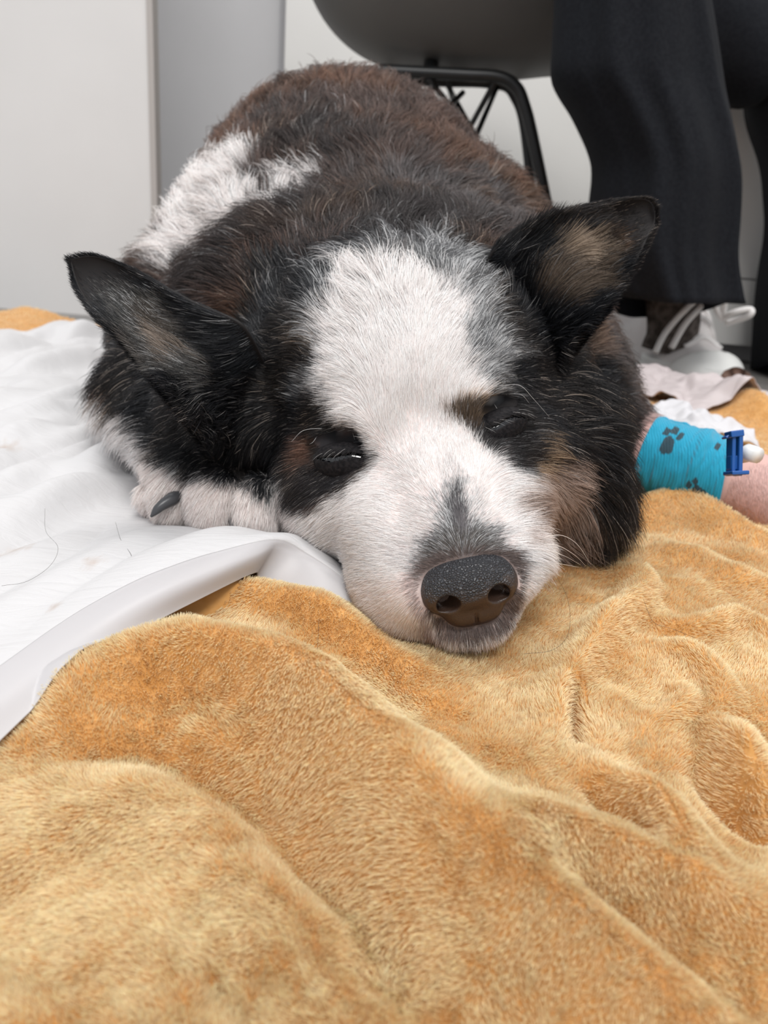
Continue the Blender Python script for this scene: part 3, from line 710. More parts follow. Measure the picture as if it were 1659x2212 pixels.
# ------------------------------------------------------------------ nose leather
m_nose = mat('nose_leather', (.033, .026, .024), .40, .55)
n_, l_, b_ = nodes(m_nose); tc = n_.new('ShaderNodeTexCoord'); vo = n_.new('ShaderNodeTexVoronoi'); vo.feature = 'DISTANCE_TO_EDGE'; vo.inputs['Scale'].default_value = 900
nz = n_.new('ShaderNodeTexNoise'); nz.inputs['Scale'].default_value = 400; mxv = n_.new('ShaderNodeMixRGB'); mxv.inputs[0].default_value = .0015
l_.new(tc.outputs['Object'], vo.inputs['Vector'])
cr = n_.new('ShaderNodeValToRGB'); cr.color_ramp.elements[1].position = .28; l_.new(vo.outputs['Distance'], cr.inputs['Fac'])
bp = n_.new('ShaderNodeBump'); bp.inputs['Strength'].default_value = 1; bp.inputs['Distance'].default_value = .0007
l_.new(cr.outputs['Color'], bp.inputs['Height']); l_.new(bp.outputs['Normal'], b_.inputs['Normal'])
NVt, NF = surface_nets(nose_sdf, NOSE-.034, NOSE+.034, .0006)
g = grad(nose_sdf, NVt, 2e-4)
if (np.cross(NVt[NF[:, 2]]-NVt[NF[:, 0]], NVt[NF[:, 3]]-NVt[NF[:, 1]])*g[NF[:, 0]]).sum() < 0: NF = NF[:, ::-1].copy()
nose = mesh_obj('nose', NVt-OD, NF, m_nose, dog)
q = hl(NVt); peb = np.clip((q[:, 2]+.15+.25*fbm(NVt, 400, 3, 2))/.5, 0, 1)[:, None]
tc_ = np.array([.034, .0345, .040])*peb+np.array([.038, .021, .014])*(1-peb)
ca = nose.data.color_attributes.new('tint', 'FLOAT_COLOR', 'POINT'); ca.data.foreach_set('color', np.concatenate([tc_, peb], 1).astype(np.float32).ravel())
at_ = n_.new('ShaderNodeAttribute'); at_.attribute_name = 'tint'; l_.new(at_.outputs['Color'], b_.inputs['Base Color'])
ma = n_.new('ShaderNodeMath'); ma.operation = 'MULTIPLY_ADD'; ma.inputs[1].default_value = .85; ma.inputs[2].default_value = .12; l_.new(at_.outputs['Alpha'], ma.inputs[0]); l_.new(ma.outputs[0], bp.inputs['Strength'])

# ------------------------------------------------------------------ half-closed eyes
m_eye = mat('eyeball', (.006, .006, .008), .06, .8); m_lid = noisy(mat('eyelid_skin', (.006, .0055, .0065), .75, .15), 700, (.016, .014, .015), bump=.6, bump_scale=900, dist=.0005)
for c, s in EYES:
    cen = c-hu*.0038
    lat = nrm(hr-hf*s*.42+hu*.10*s); out = nrm(hf*.60+hu*.78+hr*s*.22); out = nrm(out-lat*(out@lat)); vert = np.cross(out, lat)*-1
    if vert@hu < 0: vert = -vert
    def sph(k, open_):
        Vv = []; Fv = []; nu_, nv_ = 72, 44
        for i in range(nv_+1):
            th = math.pi*(i/nv_-.5)
            for j in range(nu_+1):
                ph = math.pi*(j/nu_-.5)
                Vv.append(cen+k*(lat*(.0148*math.sin(ph)*math.cos(th))+out*(.0082*math.cos(ph)*math.cos(th))+vert*.0082*math.sin(th)))
        for i in range(nv_):
            for j in range(nu_):
                a = (i+.5)/nv_*2-1; b = (j+.5)/nu_*2-1
                mid_ = -.10+.22*b*b-s*b*.20+.05*math.sin(b*7)
                if open_ and abs(a-mid_) < (.085 if open_ == 1 else .2)*(1-(b/.72)**2): continue
                q_ = i*(nu_+1)+j; Fv.append((q_, q_+1, q_+nu_+2, q_+nu_+1))
        return np.array(Vv)-OD, Fv
    v, f = sph(.93, 0); e = mesh_obj('eye', v, f, m_eye, dog)
    v, f = sph(1.0, 1); e = mesh_obj('eyelid', v, f, m_lid, dog); solid(e, .0009, 1); e['label'] = 'dark wrinkled eyelid, half closed'
    # short lashes drooping from the upper lid
    n_l = 70; Pl = np.zeros((n_l, 4, 3))
    for i in range(n_l):
        b = rng.uniform(-.62, .62); a = (-.10+.22*b*b-s*b*.20)+.12*(1-(b/.72)**2)+rng.uniform(0, .22)
        th = math.pi/2*a; ph = math.pi/2*b; p0 = cen+1.08*(lat*(.0148*math.sin(ph)*math.cos(th))+out*(.0082*math.cos(ph)*math.cos(th))+vert*.0082*math.sin(th))
        dl = nrm(out*.6-vert*.55+lat*(s*.5+rng.normal()*.25)); 
        for k in range(4): Pl[i, k] = p0+dl*.0016*k-vert*.0003*k*k
    pale_ = rng.random(n_l) < .15; cl_ = np.where(pale_[:, None], np.array([.4, .38, .37]), np.array([.02, .018, .018]))
    o = hair_obj('eyelashes', Pl-OD, np.broadcast_to(np.array([.00007, .00006, .00005, .00001]), (n_l, 4)), np.repeat(cl_[:, None], 4, 1), m_fur, dog)
# ------------------------------------------------------------------ ears
m_ear = mat('ear_skin', (.014, .012, .012), .7, .2)
EARS = [
 dict(A=[(575, 760, .400), (520, 705, .405), (430, 655, .41), (300, 583, .42), (215, 560, .425), (150, 563, .425)],
      B=[(430, 930, .372), (360, 850, .378), (285, 765, .39), (215, 690, .40), (170, 620, .415), (150, 563, .425)], cup=.020,
      marks=[([(0, 0), (1700, 0), (1700, 1300), (0, 1300)], BLACK, 1), ([(220, 620), (300, 640), (420, 720), (480, 790), (440, 840), (330, 800), (260, 720)], (.16, .15, .14), 22), ([(300, 700), (420, 760), (470, 800), (380, 810)], (.22, .18, .15), 16)],
      flow=[((400, 780), (-1, .35)), ((250, 640), (-.8, .5)), ((180, 590), (-.7, .5)), ((480, 820), (-1, .25))],
      lens=[((160, 570), 3), ((230, 620), 5), ((300, 600), 5), ((420, 680), 7), ((350, 740), 12), ((430, 820), 20), ((500, 760), 14), ((300, 740), 8), ((400, 880), 16)]),
 dict(A=[(1025, 625, .430), (1060, 550, .435), (1130, 492, .445), (1230, 447, .455), (1320, 433, .46), (1390, 435, .465), (1416, 452, .465)],
      B=[(1225, 750, .412), (1285, 692, .42), (1335, 630, .43), (1378, 565, .44), (1405, 500, .455), (1416, 475, .462), (1416, 452, .465)], cup=.022,
      marks=[([(0, 0), (1700, 0), (1700, 1300), (0, 1300)], BLACK, 1), ([(1130, 640), (1180, 560), (1260, 520), (1330, 520), (1320, 570), (1290, 640), (1200, 680)], (.13, .095, .07), 26), ([(1130, 600), (1180, 540), (1270, 530), (1290, 550), (1200, 600)], (.36, .28, .21), 18), ([(1200, 470), (1300, 460), (1320, 500), (1200, 530)], (.08, .08, .085), 20)],
      flow=[((1150, 600), (.8, .55)), ((1250, 550), (1, .35)), ((1350, 480), (.8, .3)), ((1080, 580), (.4, .9)), ((1230, 700), (1, .25)), ((1120, 520), (.7, .7))],
      lens=[((1400, 460), 3), ((1370, 550), 4), ((1330, 470), 5), ((1230, 460), 8), ((1130, 510), 13), ((1060, 580), 16), ((1170, 600), 24), ((1260, 560), 16), ((1300, 640), 8), ((1210, 700), 18)]),
]
for E_ in EARS:
    ns, nt = 60, 40
    A = spline([atd(*c) for c in E_['A']], ns); Bc = spline([atd(*c) for c in E_['B']], ns)
    t = np.linspace(0, 1, nt)[None, :, None]; s = np.linspace(0, 1, ns)[:, None, None]
    S = A[:, None]*(1-t)+Bc[:, None]*t
    wdt = np.linalg.norm(A-Bc, axis=1)[:, None, None]
    S = S+FW*(E_['cup']*np.sin(np.pi*t)**.8*np.minimum(1, wdt/.05)*(1-.35*s))
    S = S+np.array([0, 0, .0015])*np.sin(s*9+t*4)
    S = S+(FW*.035-np.array([0, 0, .012]))*np.clip(1-s/.2, 0, 1)**1.6
    Vt = S.reshape(-1, 3); Ff = grid_faces(ns, nt)
    Nf = nrm(np.cross(np.gradient(S, axis=0), np.gradient(S, axis=1)).reshape(-1, 3)); 
    if (Nf@FW).mean() > 0: Nf = -Nf
    ear = mesh_obj('ear', Vt-OD, Ff, m_ear, dog); solid(ear, .0014, 0)
    U0 = proj(Vt)[0]; fn_ = len(Vt)
    tt = np.repeat(np.linspace(0, 1, nt)[None], ns, 0).ravel(); ssv = np.repeat(np.linspace(0, 1, ns)[:, None], nt, 1).ravel()
    R, Nn, U = sample_mesh(Vt, Ff, Nf, U0, np.ones(fn_), int(26000*DENS))
    o = groom('ear_hair', R, Nn, U, 6, ear, marks=E_['marks'], lengths=E_['lens'], flow=E_['flow'], curl=.15, clump=.22); o.location = -Vector(OD)
    # short fringe round the rim and the hair on the back of the ear
    rim = 1.0*((tt < .08) | (tt > .92) | (ssv > .93))+.12
    R, Nn, U = sample_mesh(Vt, Ff, -Nf, U0, rim, int(36000*DENS))
    sc_ = [(p_, min(l_, 6)) for p_, l_ in E_['lens']]
    o = groom('ear_hair', R+(-Nf[0])*0, Nn, U, 4, ear, marks=E_['marks'][:1], lengths=sc_, flow=E_['flow']); o.location = -Vector(OD)

# ------------------------------------------------------------------ claws and whiskers
def hit(x, y):
    """first point of the coat's skin met along the line of sight"""
    d = ray(x, y); ts = np.linspace(.2, .9, 1400); v = body_sdf(CAM+ts[:, None]*d)
    k = np.argmax(v < .0003) if (v < .0003).any() else np.argmin(v)
    return CAM+d*ts[k]
m_claw = mat('claw_horn', (.055, .055, .06), .35, .5); m_claw2 = mat('pale_claw', (.16, .15, .15), .35, .5)
for pts, m_, r0 in (([(388, 1068, .404), (366, 1080, .3995), (342, 1096, .3970), (322, 1118, .3965)], m_claw, .0036), ([(500, 1118, .374), (504, 1134, .369), (508, 1156, .367)], m_claw2, .0024)):
    P = spline([atd(*c) for c in pts], 14); P = P+(hit(pts[0][0], pts[0][1])+FW*.0015-P[0]); v, f = tube(P, r0*np.interp(np.linspace(0, 1, 14), [0, .3, .8, 1], [.8, 1, .6, .15]), 10)
    o = mesh_obj('claw', v-OD, f, m_, dog)
m_wh = mat('whisker_keratin', (.80, .74, .68), .4, .4); m_brow = mat('pale_whisker', (.55, .54, .53), .4, .4)
def whisker(pts, r, m_=m_wh):
    P = spline([atd(*c) for c in pts], 16); P = P+(hit(pts[0][0], pts[0][1])-P[0]); v, f = tube(P, np.linspace(r, r*.3, 16), 5); return mesh_obj('whisker', v-OD, f, m_, dog)
for pts in ([(1160, 1165, .31), (1210, 1155, .31), (1250, 1175, .315), (1282, 1222, .325)], [(1165, 1178, .31), (1205, 1178, .31), (1245, 1200, .318), (1270, 1225, .33)], [(1168, 1188, .31), (1190, 1190, .31), (1225, 1203, .315), (1258, 1222, .33)],
            [(1172, 1190, .30), (1184, 1194, .30), (1190, 1206, .30)], [(1175, 1218, .305), (1210, 1218, .31), (1255, 1226, .325)], [(1155, 1135, .315), (1185, 1136, .32), (1208, 1150, .325)], [(1178, 1240, .30), (1196, 1238, .305), (1215, 1246, .31)]):
    whisker(pts, .00013)
for pts in ([(1070, 835, .372), (1120, 832, .37), (1150, 860, .37), (1185, 900, .372)], [(1085, 852, .37), (1125, 852, .368), (1145, 872, .37)], [(1067, 872, .366), (1080, 895, .360), (1078, 913, .358)], [(700, 925, .362), (655, 930, .358), (628, 955, .356)], [(685, 942, .360), (676, 955, .356), (668, 960, .356)], [(762, 935, .357), (766, 950, .352)],
            [(455, 930, .40), (500, 905, .395), (570, 875, .39)]):
    whisker(pts, .0001, m_brow)

# ------------------------------------------------------------------ bandage, catheter clip
def frame(axis):
    a = nrm(axis); s = nrm(np.cross(a, (0, 0, 1))); return a, s, np.cross(s, a)
a0 = atd(1392, 985, float(np.linalg.norm(LEG_R[1]-CAM)))
b0 = LEG_R[2]
ax, sd, upv = frame(b0-LEG_R[1]); L_ = np.linalg.norm(b0-LEG_R[1])
m_wrap = mat('cohesive_bandage', (.012, .32, .50), .75, .2, sheen=.3)
n_, l_, b_ = nodes(m_wrap); tc = n_.new('ShaderNodeTexCoord'); wv_ = n_.new('ShaderNodeTexWave'); wv_.inputs['Scale'].default_value = 190; wv_.inputs['Distortion'].default_value = 3.5; wv_.inputs['Detail'].default_value = 3
l_.new(tc.outputs['Object'], wv_.inputs['Vector']); bp = n_.new('ShaderNodeBump'); bp.inputs['Strength'].default_value = .4; bp.inputs['Distance'].default_value = .0008
l_.new(wv_.outputs['Fac'], bp.inputs['Height']); l_.new(bp.outputs['Normal'], b_.inputs['Normal'])
at_ = n_.new('ShaderNodeAttribute'); at_.attribute_name = 'tint'; l_.new(at_.outputs['Color'], b_.inputs['Base Color'])
na, nr = 150, 160
ta = np.linspace(0, 1, na)[:, None]; an = np.linspace(0, 2*np.pi, nr)[None, :]
rad = .0272-.0022*ta+.0012*np.sin(ta*3.1)+.0010*np.maximum(0, np.sin(ta*26+np.sin(an)*1.5))**2*.7+.0030*np.exp(-((ta-.62)/.07)**2)*np.maximum(0, np.cos(an-.6))
rad = rad+.0005*vnoise(np.stack([ta*30+0*an, an*4+0*ta, 0*ta*an], -1).reshape(-1, 3), 1, 4).reshape(na, nr)
rad[:, -1] = rad[:, 0]
skew = 1-.10*np.clip((ta-.75)/.25, 0, 1)*(1-np.cos(an-2.2))
S = LEG_R[1]+ax*(L_*(-.02+.96*ta)*skew)[..., None]+(rad*np.cos(an))[..., None]*upv+(rad*np.sin(an))[..., None]*sd
S[..., 2] = np.maximum(S[..., 2], GZ+.0006)
wrap = mesh_obj('leg_bandage', S.reshape(-1, 3), grid_faces(na, nr), m_wrap); solid(wrap, .0012, 0)
tag(wrap, 'turquoise blue cohesive bandage with dark paw prints wrapped around the dog’s foreleg', 'bandage')
UVW = proj(S.reshape(-1, 3))[0]
wc = np.tile(np.array([.012, .30, .47]), (na*nr, 1))
PRINTS = [[[(1425, 972), (1436, 948), (1448, 943), (1456, 955), (1450, 978), (1432, 980)], [(1432, 938), (1440, 926), (1448, 930), (1442, 942)], [(1448, 935), (1458, 924), (1466, 927), (1460, 940)], [(1461, 948), (1470, 937), (1477, 938), (1472, 948), (1464, 952)]],
          [[(1490, 1060), (1505, 1048), (1525, 1062), (1530, 1082), (1500, 1072)], [(1482, 1048), (1488, 1038), (1494, 1046), (1488, 1054)], [(1496, 1040), (1502, 1032), (1508, 1040), (1502, 1048)]],
          [[(1543, 968), (1550, 958), (1556, 962), (1550, 972)]]]
from_cam = ((S.reshape(-1, 3)-(LEG_R[1]+LEG_R[2])/2)@nrm(CAM-LEG_R[1])) > -.004
for pr in PRINTS:
    for P in pr:
        d = sdpoly(UVW, P); wc[(d < 1.5) & from_cam] = (.022, .055, .075)
ca = wrap.data.color_attributes.new('tint', 'FLOAT_COLOR', 'POINT'); ca.data.foreach_set('color', np.concatenate([wc, np.ones((len(wc), 1))], 1).astype(np.float32).ravel())
m_clip = mat('blue_plastic', (.008, .085, .33), .3, .5); m_port = mat('clear_port', (.75, .76, .76), .2, .5)
clip = empty('catheter_clip', atd(1588, 1000, .515)); tag(clip, 'small dark blue plastic clamp clipped over the end of the bandage', 'clip')
CO = np.array(clip.location)
def cam_box(name, px, py, wpx, hpx, D, th, m_, parent, o_, rot=0.0, bv=.0006):
    sc_ = D/FPX; c = atd(px, py, D); w2 = wpx*sc_/2; h2 = hpx*sc_/2; yv = FW*math.cos(.2)
    X_ = RT*math.cos(rot)+UP*math.sin(rot); Y_ = UP*math.cos(rot)-RT*math.sin(rot)
    V_ = [c+X_*a*w2+Y_*b*h2+FW*d*th/2 for a in (-1, 1) for d in (-1, 1) for b in (-1, 1)]
    o = mesh_obj(name, np.array(V_)-o_, [(0, 1, 3, 2), (4, 6, 7, 5), (0, 4, 5, 1), (2, 3, 7, 6), (0, 2, 6, 4), (1, 5, 7, 3)], m_, parent, smooth=False); bevel(o, bv); return o
cam_box('side_bar', 1579, 980, 8, 88, .468, .008, m_clip, clip, CO, -.02)
cam_box('side_bar', 1594, 980, 8, 88, .468, .008, m_clip, clip, CO, -.02)
cam_box('top_bridge', 1586, 938, 26, 13, .468, .009, m_clip, clip, CO, .12)
cam_box('middle_bridge', 1586, 1000, 22, 28, .468, .006, m_clip, clip, CO)
cam_box('foot', 1590, 1022, 34, 8, .466, .012, m_clip, clip, CO, .03)
cam_box('latch', 1570, 943, 14, 5, .468, .006, m_clip, clip, CO, .6)
v, f = tube([atd(1600, 985, .478), atd(1618, 978, .474), atd(1638, 984, .470)], [.0042, .0050, .0044], 12); o = mesh_obj('port', v-CO, f, m_port, clip); o['label'] = 'translucent white catheter port'

# ------------------------------------------------------------------ crumpled tissue behind the bandaged leg
def crumple(name, c, rx, ry, hz, seed, m_, label, cat, n=90, rot=0):
    base_h = lambda x, y: np.maximum(fold_h(x, y)+.0015, 0) if c[2] > .01 else 0*x
    u, v_ = np.meshgrid(np.linspace(-1, 1, n), np.linspace(-1, 1, n), indexing='ij')
    q_ = p3(u.ravel()*1.0, v_.ravel()); dome = (1-np.clip(u.ravel()**2*.5+v_.ravel()**2*.5, 0, 1))
    z = hz*(dome**.7)*(.65+.5*fbm(q_, 1.6, seed))+.005*np.abs(fbm(q_, 3, seed+5, 2))
    jx = .12*fbm(q_, 1.8, seed+9); jy = .12*fbm(q_, 1.8, seed+19)
    x_ = (u.ravel()+jx)*rx; y_ = (v_.ravel()+jy)*ry; ca_, sa_ = math.cos(rot), math.sin(rot)
    gx, gy = c[0]+x_*ca_-y_*sa_, c[1]+x_*sa_+y_*ca_
    P = np.stack([gx, gy, base_h(gx, gy)+np.maximum(z, 0)], -1)
    o = mesh_obj(name, P, grid_faces(n, n), m_); solid(o, .0008, 0); tag(o, label, cat); return o
m_tis = mat('soft_tissue', (.60, .59, .61), .8, .15, sheen=.2)
crumple('gauze_wad', atz(1468, 935, GZ+.002), .050, .055, .026, 3, m_tis, 'crumpled white gauze wad lying behind the bandaged foreleg', 'gauze')
m_pw = mat('pinkish_pad_film', (.52, .46, .46), .5, .3)
crumple('plastic_wrapper', atz(1510, 862, GZ+.003), .070, .075, .022, 23, m_pw, 'pale pinkish crumpled pad sheet in front of the white sneaker', 'pad', rot=.3)

sp_ = atz(1583, 832, GZ+.012); an_ = np.linspace(0, 2*np.pi, 40, endpoint=False)
V_ = [sp_+np.array([0, 0, .016])]+[sp_+np.array([.019*r_*math.cos(a), .006*r_*math.sin(a)-.004, .004+.014*math.sqrt(max(0, 1-r_*r_))+.004*math.sin(a)]) for r_ in (.4, .75, 1) for a in an_]
F_ = [(0, 1+k, 1+(k+1) % 40) for k in range(40)]+[(1+i*40+k, 1+i*40+(k+1) % 40, 1+(i+1)*40+(k+1) % 40, 1+(i+1)*40+k) for i in range(2) for k in range(40)]
bs = mesh_obj('brown_knob', np.array(V_), F_, mat('brown_rubber', (.13, .075, .055), .6, .3)); solid(bs, .002, -1); tag(bs, 'small round brown object lying just in front of the white sneaker', 'object')
# ------------------------------------------------------------------ shell chair
m_shell = noisy(mat('grey_plastic_shell', (.115, .115, .113), .5, .35), 4, (.13, .13, .125))
m_blk = mat('black_metal', (.012, .013, .014), .4, .5)
YC = 1.36
chair = empty('shell_chair', (float(aty(960, 300, YC)[0]), YC, 0)); tag(chair, 'dark grey plastic shell chair on a thin black metal base, behind the dog', 'chair'); HO = np.array(chair.location)
prof = spline([aty(x, y, YC) for x, y in ((560, -330), (610, -180), (655, -60), (705, 40), (780, 108), (880, 145), (1000, 158), (1120, 158), (1215, 150), (1260, 165), (1275, 190))], 60)
nw = 40; tw = np.linspace(-1, 1, nw)[None, :, None]; k = np.linspace(0, 1, 60)[:, None, None]
half = .225*(1-.10*(1-k)**2)*(1-.12*np.clip((k-.85)/.15, 0, 1))
S = prof[:, None]+np.array([0, 1, 0])*tw*half
tgn = nrm(np.gradient(prof, axis=0)); nup = nrm(np.cross(np.array([0, 1.0, 0]), tgn)); nup = nup*np.sign((nup@np.array([.7, 0, .7])))[:, None]
S = S+nup[:, None]*(np.abs(tw)**2.6*(.075-.06*np.clip((k-.8)/.2, 0, 1)+.03*np.sin(np.pi*k)))
o = mesh_obj('seat_shell', S.reshape(-1, 3)-HO, grid_faces(60, nw), m_shell, chair); solid(o, .007, 0)
def rod(name, pts, r, parent, O_, m_=m_blk, n=30, smooth_pts=True):
    P = spline([np.asarray(p) for p in pts], n) if smooth_pts else np.array([np.asarray(p) for p in pts])
    v, f = tube(P, r, 10); return mesh_obj(name, v-O_, f, m_, parent)
def leg_pts(Y, pts): return [aty(x, y, Y) for x, y in pts]
yn, yf = YC-.10, YC+.10
foot_n = aty(1205, 560, yn); foot_n = foot_n+(foot_n-aty(1160, 340, yn))*((0-foot_n[2])/(foot_n[2]-aty(1160, 340, yn)[2]))
rod('leg_frame', leg_pts(yn, [(820, 152), (900, 156), (1000, 161), (1075, 166), (1112, 185), (1132, 225), (1160, 340)])+[foot_n], .0085, chair, HO, n=60)
rod('leg_frame', [aty(820, 152, yn), aty(790, 165, yn), aty(765, 220, yn), aty(740, 340, yn)*np.array([1, 1, 0])+np.array([-.03, 0, .0])], .0085, chair, HO, n=40)
rod('leg_frame', leg_pts(yf, [(860, 172), (960, 176), (1060, 180), (1110, 205), (1140, 330)])+[aty(1175, 420, yf)*np.array([1, 1, 0])+np.array([.03, 0, 0])], .0085, chair, HO, n=60)
rod('leg_frame', [aty(860, 172, yf), aty(835, 185, yf), aty(815, 260, yf), aty(800, 340, yf)*np.array([1, 1, 0])+np.array([-.03, 0, 0])], .0085, chair, HO, n=40)
mid = (aty(930, 170, yn)+aty(930, 170, yf))/2
for p, q_ in (((945, 75, YC-.02), (930, 200, yn)), ((925, 170, yn), (1000, 262, YC)), ((1072, 172, yn), (1015, 275, YC)), ((960, 172, yf), (1030, 300, YC)), ((1075, 185, yf), (1030, 290, YC)), ((965, 165, yn), (985, 240, yf)), ((1000, 200, YC), (930, 270, yn))):
    rod('cross_wire', [aty(*p), aty(*q_)], .0042, chair, HO, smooth_pts=False)
rod('mounting_bracket', [aty(940, 60, YC-.01), aty(935, 110, YC-.03), aty(928, 165, yn)], .011, chair, HO)

# ------------------------------------------------------------------ seated person: legs in black trousers and sneakers
m_trs = noisy(mat('black_jersey', (.009, .010, .013), .9, .12, sheen=.015), 300, (.013, .0145, .018), bump=.3, bump_scale=900, dist=.0005)
m_skin = mat('skin', (.45, .28, .21), .5, .4); m_sock = noisy(mat('dark_sock', (.06, .05, .045), .9, .1), 90, (.14, .12, .11))
person = empty('person', aty(1450, 700, 1.02)*np.array([1, 1, 0])); tag(person, 'seated person in wide black trousers and white sneakers, only the legs in view', 'person'); PO = np.array(person.location)
def trouser(rows, Y, depth, seed, nseg=96):
    """rows: (y px, left px, right px); lofts an elliptical leg of cloth with folds"""
    ys = [r[0] for r in rows]; yy = np.linspace(ys[0], ys[-1], 70); Lp = np.interp(yy, ys, [r[1] for r in rows]); Rp = np.interp(yy, ys, [r[2] for r in rows])
    kern = np.ones(5)/5; Lp[2:-2] = np.convolve(Lp, kern, 'valid'); Rp[2:-2] = np.convolve(Rp, kern, 'valid')
    V_ = []; an = np.linspace(0, 2*np.pi, nseg, endpoint=False)
    for i, y in enumerate(yy):
        l, r = aty(Lp[i], y, Y), aty(Rp[i], y, Y); c = (l+r)/2; hx = (r[0]-l[0])/2; tz = i/69
        fold = 1+(.03+.05*tz)*np.cos(an*4+seed+tz*.8)+(.015+.02*tz)*np.cos(an*9+seed*2-tz*1.4)
        for a0_, w0_, h0_, dr_ in ((4.1, .10, .11, .25), (4.75, .08, .09, -.15), (5.35, .09, .10, .3), (3.75, .09, .07, .1), (2.2, .12, .08, .1)):
            fold = fold+h0_*(.5+.5*tz)*np.exp(-((an-a0_-dr_*tz)/w0_)**2)
        fold = fold/fold[[0, nseg//2]].mean()
        for k_ in range(nseg):
            V_.append((c[0]+hx*math.cos(an[k_])*(1+(fold[k_]-1)*.35), c[1]+depth*math.sin(an[k_])*fold[k_]*(.8+.3*tz), c[2]+(r[2]-l[2])/2*math.cos(an[k_])*.3))
    V_ = np.array(V_); kk = np.arange(len(V_)); V_[:, 2] -= .038*np.clip((kk//nseg)/69-.7, 0, 1)/.3*np.maximum(0, np.sin(an[kk % nseg]))
    F_ = [(i*nseg+k_, i*nseg+(k_+1) % nseg, (i+1)*nseg+(k_+1) % nseg, (i+1)*nseg+k_) for i in range(69) for k_ in range(nseg)]
    return np.array(V_), F_
Y1 = 1.06
hem = 0
v1, f1 = trouser([(-260, 1190, 1500), (-100, 1198, 1512), (0, 1203, 1525), (90, 1199, 1540), (170, 1194, 1552), (200, 1200, 1556), (225, 1225, 1562), (280, 1255, 1572), (345, 1285, 1583), (380, 1290, 1587), (430, 1284, 1585), (480, 1280, 1580), (540, 1280, 1572), (580, 1290, 1576), (612, 1300, 1578), (640, 1310, 1584)], Y1, .095, .4)
o = mesh_obj('trouser_leg', v1-PO, f1, m_trs, person); solid(o, .0025, -1); o['label'] = 'wide black trouser leg hanging over the sneaker'
vh, fh = trouser([(606, 1298, 1585), (622, 1303, 1590), (641, 1310, 1593)], Y1, .0965, .4); vh[:, 1] -= .0008
v2, f2 = trouser([(-260, 1660, 1900), (0, 1655, 1900), (120, 1645, 1900), (200, 1625, 1880), (260, 1630, 1860), (310, 1655, 1850), (360, 1675, 1850), (500, 1690, 1850), (600, 1672, 1860), (640, 1668, 1860), (790, 1664, 1870)], 1.24, .10, 2.1)
o = mesh_obj('trouser_leg', v2-PO, f2, m_trs, person); solid(o, .0025, -1)
# thighs and seat of the trousers, resting on the chair
def pants_sdf(p):
    hip1 = aty(1130, -120, 1.30); kn1 = aty(1370, -200, Y1+.02); hip2 = aty(1130, -120, 1.44); kn2 = aty(1760, 30, 1.26)
    d = cap(p, hip1, kn1, .085, .080); d = smin(d, cap(p, hip2, kn2, .085, .085), .03)
    d = smin(d, ell(p, (hip1+hip2)/2, (.15, .19, .11)), .04); d = smin(d, cap(p, aty(1440, 20, 1.22), aty(1600, 100, 1.22), .085, .075), .04)
    return d+.003*np.sin(p[:, 0]*60+p[:, 2]*40)
lo = np.array([.02, .85, .25]); hi = np.array([.95, 1.75, .85])
PV, PF = surface_nets(pants_sdf, lo, hi, .012, 1)
g = grad(pants_sdf, PV)
if (np.cross(PV[PF[:, 2]]-PV[PF[:, 0]], PV[PF[:, 3]]-PV[PF[:, 1]])*g[PF[:, 0]]).sum() < 0: PF = PF[:, ::-1].copy()
mesh_obj('trouser_seat', PV-PO, PF, m_trs, person)
# lower leg inside the trouser
YA = 1.15; ank = aty(1455, 700, YA)
v, f = tube(spline([aty(1400, -100, YA), aty(1420, 200, YA), aty(1440, 460, YA), aty(1445, 600, YA)], 30), np.interp(np.linspace(0, 1, 30), [0, .3, .8, 1], [.052, .055, .036, .038]), 20)
mesh_obj('lower_leg', v-PO, f, m_skin, person)
v, f = tube(spline([aty(1442, 500, YA), ank, aty(1440, 760, YA)], 16), [.036]*16, 20); mesh_obj('sock', v-PO, f, m_sock, person)

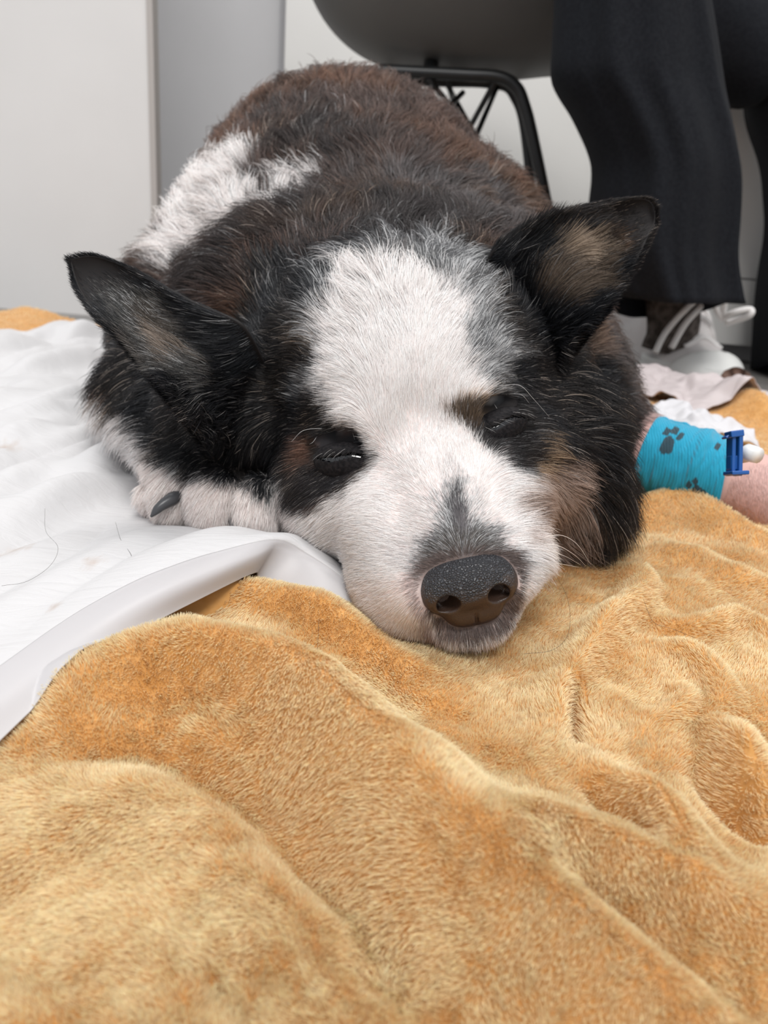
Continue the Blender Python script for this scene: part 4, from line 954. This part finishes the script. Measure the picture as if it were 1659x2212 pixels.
m_up = noisy(mat('white_leather', (.74, .70, .69), .5, .35), 40, (.78, .75, .74)); m_sole = mat('white_rubber', (.80, .80, .78), .45, .4); m_sole2 = mat('pinkish_rubber', (.62, .56, .55), .5, .4)
m_lace = mat('white_lace', (.82, .80, .79), .8, .2); m_tong = noisy(mat('grey_brown_suede', (.20, .165, .14), .85, .15), 60, (.28, .235, .20))
def sneaker(toe, heel, nm_label):
    """low sneaker; toe and heel are floor points"""
    root = empty('sneaker', (0, 0, 0)); root.parent = person; root['label'] = nm_label
    toe = np.array(toe); heel = np.array(heel); a = nrm(heel-toe); L = np.linalg.norm(heel-toe); s_ = np.array([-a[1], a[0], 0.0]); R_ = np.stack([a, s_, np.array([0, 0, 1.0])])
    loc = lambda p: (p-toe)@R_.T/L
    wl = lambda u, v__, w_: toe+(a*u+s_*v__+np.array([0, 0, 1.0])*w_)*L
    def up(p):
        q_ = loc(p); d = ell(q_, (.22, 0, .07), (.215, .20, .115)); d = smin(d, ell(q_, (.52, 0, .14), (.32, .165, .27)), .06); d = smin(d, ell(q_, (.78, 0, .24), (.21, .14, .30)), .06)
        d = np.maximum(d, -ell(q_, (.78, 0, .58), (.17, .095, .22))); return np.maximum(d, .045-q_[:, 2])*L
    def so(p):
        q_ = loc(p); d2 = np.minimum(ell(q_*np.array([1, 1, 0]), (.27, 0, 0), (.275, .205, 1)), ell(q_*np.array([1, 1, 0]), (.73, 0, 0), (.27, .17, 1))); d2 = smin(d2, ell(q_*np.array([1, 1, 0]), (.5, 0, 0), (.35, .145, 1)), .05)
        return np.maximum(d2, np.abs(q_[:, 2]-.055-.02*np.clip(.2-q_[:, 0], 0, 1))-.055)*L
    def tng(p):
        q_ = loc(p); return np.maximum(ell(q_, (.58, 0, .36), (.24, .135, .22)), -ell(q_, (.82, 0, .56), (.16, .09, .27)))*L
    lo = np.minimum(toe, heel)-.09; hi = np.maximum(toe, heel)+.09; lo[2] = -.003; hi[2] = .20
    for nm, fn_, m_ in (('upper', up, m_up), ('sole', so, m_sole), ('tongue', tng, m_tong)):
        v, f = surface_nets(fn_, lo, hi, .0045, 1); g_ = grad(fn_, v)
        if (np.cross(v[f[:, 2]]-v[f[:, 0]], v[f[:, 3]]-v[f[:, 1]])*g_[f[:, 0]]).sum() < 0: f = f[:, ::-1].copy()
        v[:, 2] = np.maximum(v[:, 2], 0); o = mesh_obj(nm, v-PO, f, m_, root)
    # laces: crossings, loops and ends
    def zt(u, v__):
        zz_ = np.linspace(.62, .05, 200); s_v = up(np.array([wl(u, v__, z_) for z_ in zz_])); k = np.argmax(s_v < 0); return zz_[k]+.008
    for k_ in range(5):
        u = .20+.055*k_
        for sg in (-1, 1):
            vs = np.linspace(-.10, .10, 9)*sg
            v, f = tube([wl(u+.022*(vv_*sg+.12)/.24, vv_, zt(u+.022*(vv_*sg+.12)/.24, vv_)) for vv_ in vs], .0034, 8); mesh_obj('lace', v-PO, f, m_lace, root)
    def capf(p):
        q_ = loc(p); d = ell(q_, (.22, 0, .07), (.228, .212, .128)); return np.maximum(np.maximum(d, q_[:, 0]-.11-.25*q_[:, 1]**2*4), .05-q_[:, 2])*L
    v, f = surface_nets(capf, lo, hi, .0035, 1); g_ = grad(capf, v)
    if (np.cross(v[f[:, 2]]-v[f[:, 0]], v[f[:, 3]]-v[f[:, 1]])*g_[f[:, 0]]).sum() < 0: f = f[:, ::-1].copy()
    mesh_obj('toe_cap', v-PO, f, m_sole, root)
    return root, wl
t1 = atz(1555, 850, 0); h1 = t1+np.array([-.07, .285, 0])
s1, wl = sneaker(t1, h1, 'white lace-up sneaker pointing at the camera')
Ys = t1[1]+.07
for pts in ([(1560, 690, Ys), (1545, 660, Ys-.02), (1552, 628, Ys-.03), (1566, 640, Ys-.03), (1560, 690, Ys)], [(1560, 690, Ys), (1585, 675, Ys-.03), (1620, 668, Ys-.04), (1618, 682, Ys-.04), (1570, 698, Ys)], [(1415, 762, Ys-.05), (1440, 715, Ys-.04), (1490, 660, Ys-.03), (1530, 636, Ys)], [(1450, 752, Ys-.05), (1480, 700, Ys-.04), (1520, 655, Ys-.02)]):
    v, f = tube(spline([aty(*c) for c in pts], 24), .0042, 8); mesh_obj('lace', v-PO, f, m_lace, s1)
t2 = atz(1378, 775, 0); s2, _ = sneaker(t2, t2+np.array([-.03, .25, 0]), 'second white sneaker, half hidden behind the dog')
t3 = aty(1720, 800, 1.16)*np.array([1, 1, 0])

# ------------------------------------------------------------------ stray dog hairs on the pad and blanket
m_str = mat('shed_hair', (.05, .04, .035), .5, .4)
def stray(pts, z, label, group, up=.0015):
    P = spline([atz(x, y, z) for x, y in pts], 30); 
    inb = inpoly(P[:, 0], P[:, 1], PADPOLY)
    P[:, 2] = z+up; v, f = tube(P, .00006, 5); o = mesh_obj('shed_hair', v, f, m_str); tag(o, label, 'hair', group); return o
stray([(688, 1345), (686, 1400), (680, 1450), (668, 1488)], .034, 'thin dark shed hair lying on the blanket left of the dog’s chin', None)
stray([(1195, 1240), (1225, 1300), (1228, 1370), (1195, 1410), (1130, 1420)], .026, 'long thin hair curling on the blanket right of the dog’s nose', None)
stray([(1388, 1300), (1410, 1350), (1450, 1365), (1500, 1385)], .032, 'thin hair on the blanket beside the pinched fold', None)
stray([(98, 1110), (100, 1160), (126, 1195), (110, 1235), (60, 1270), (5, 1280)], .030, 'long curved shed hair on the white pad, left of the stained spot', None, .003)
stray([(250, 1140), (262, 1180), (285, 1215), (288, 1265)], .032, 'short thin shed hair on the white pad nearest the paw', None, .003)
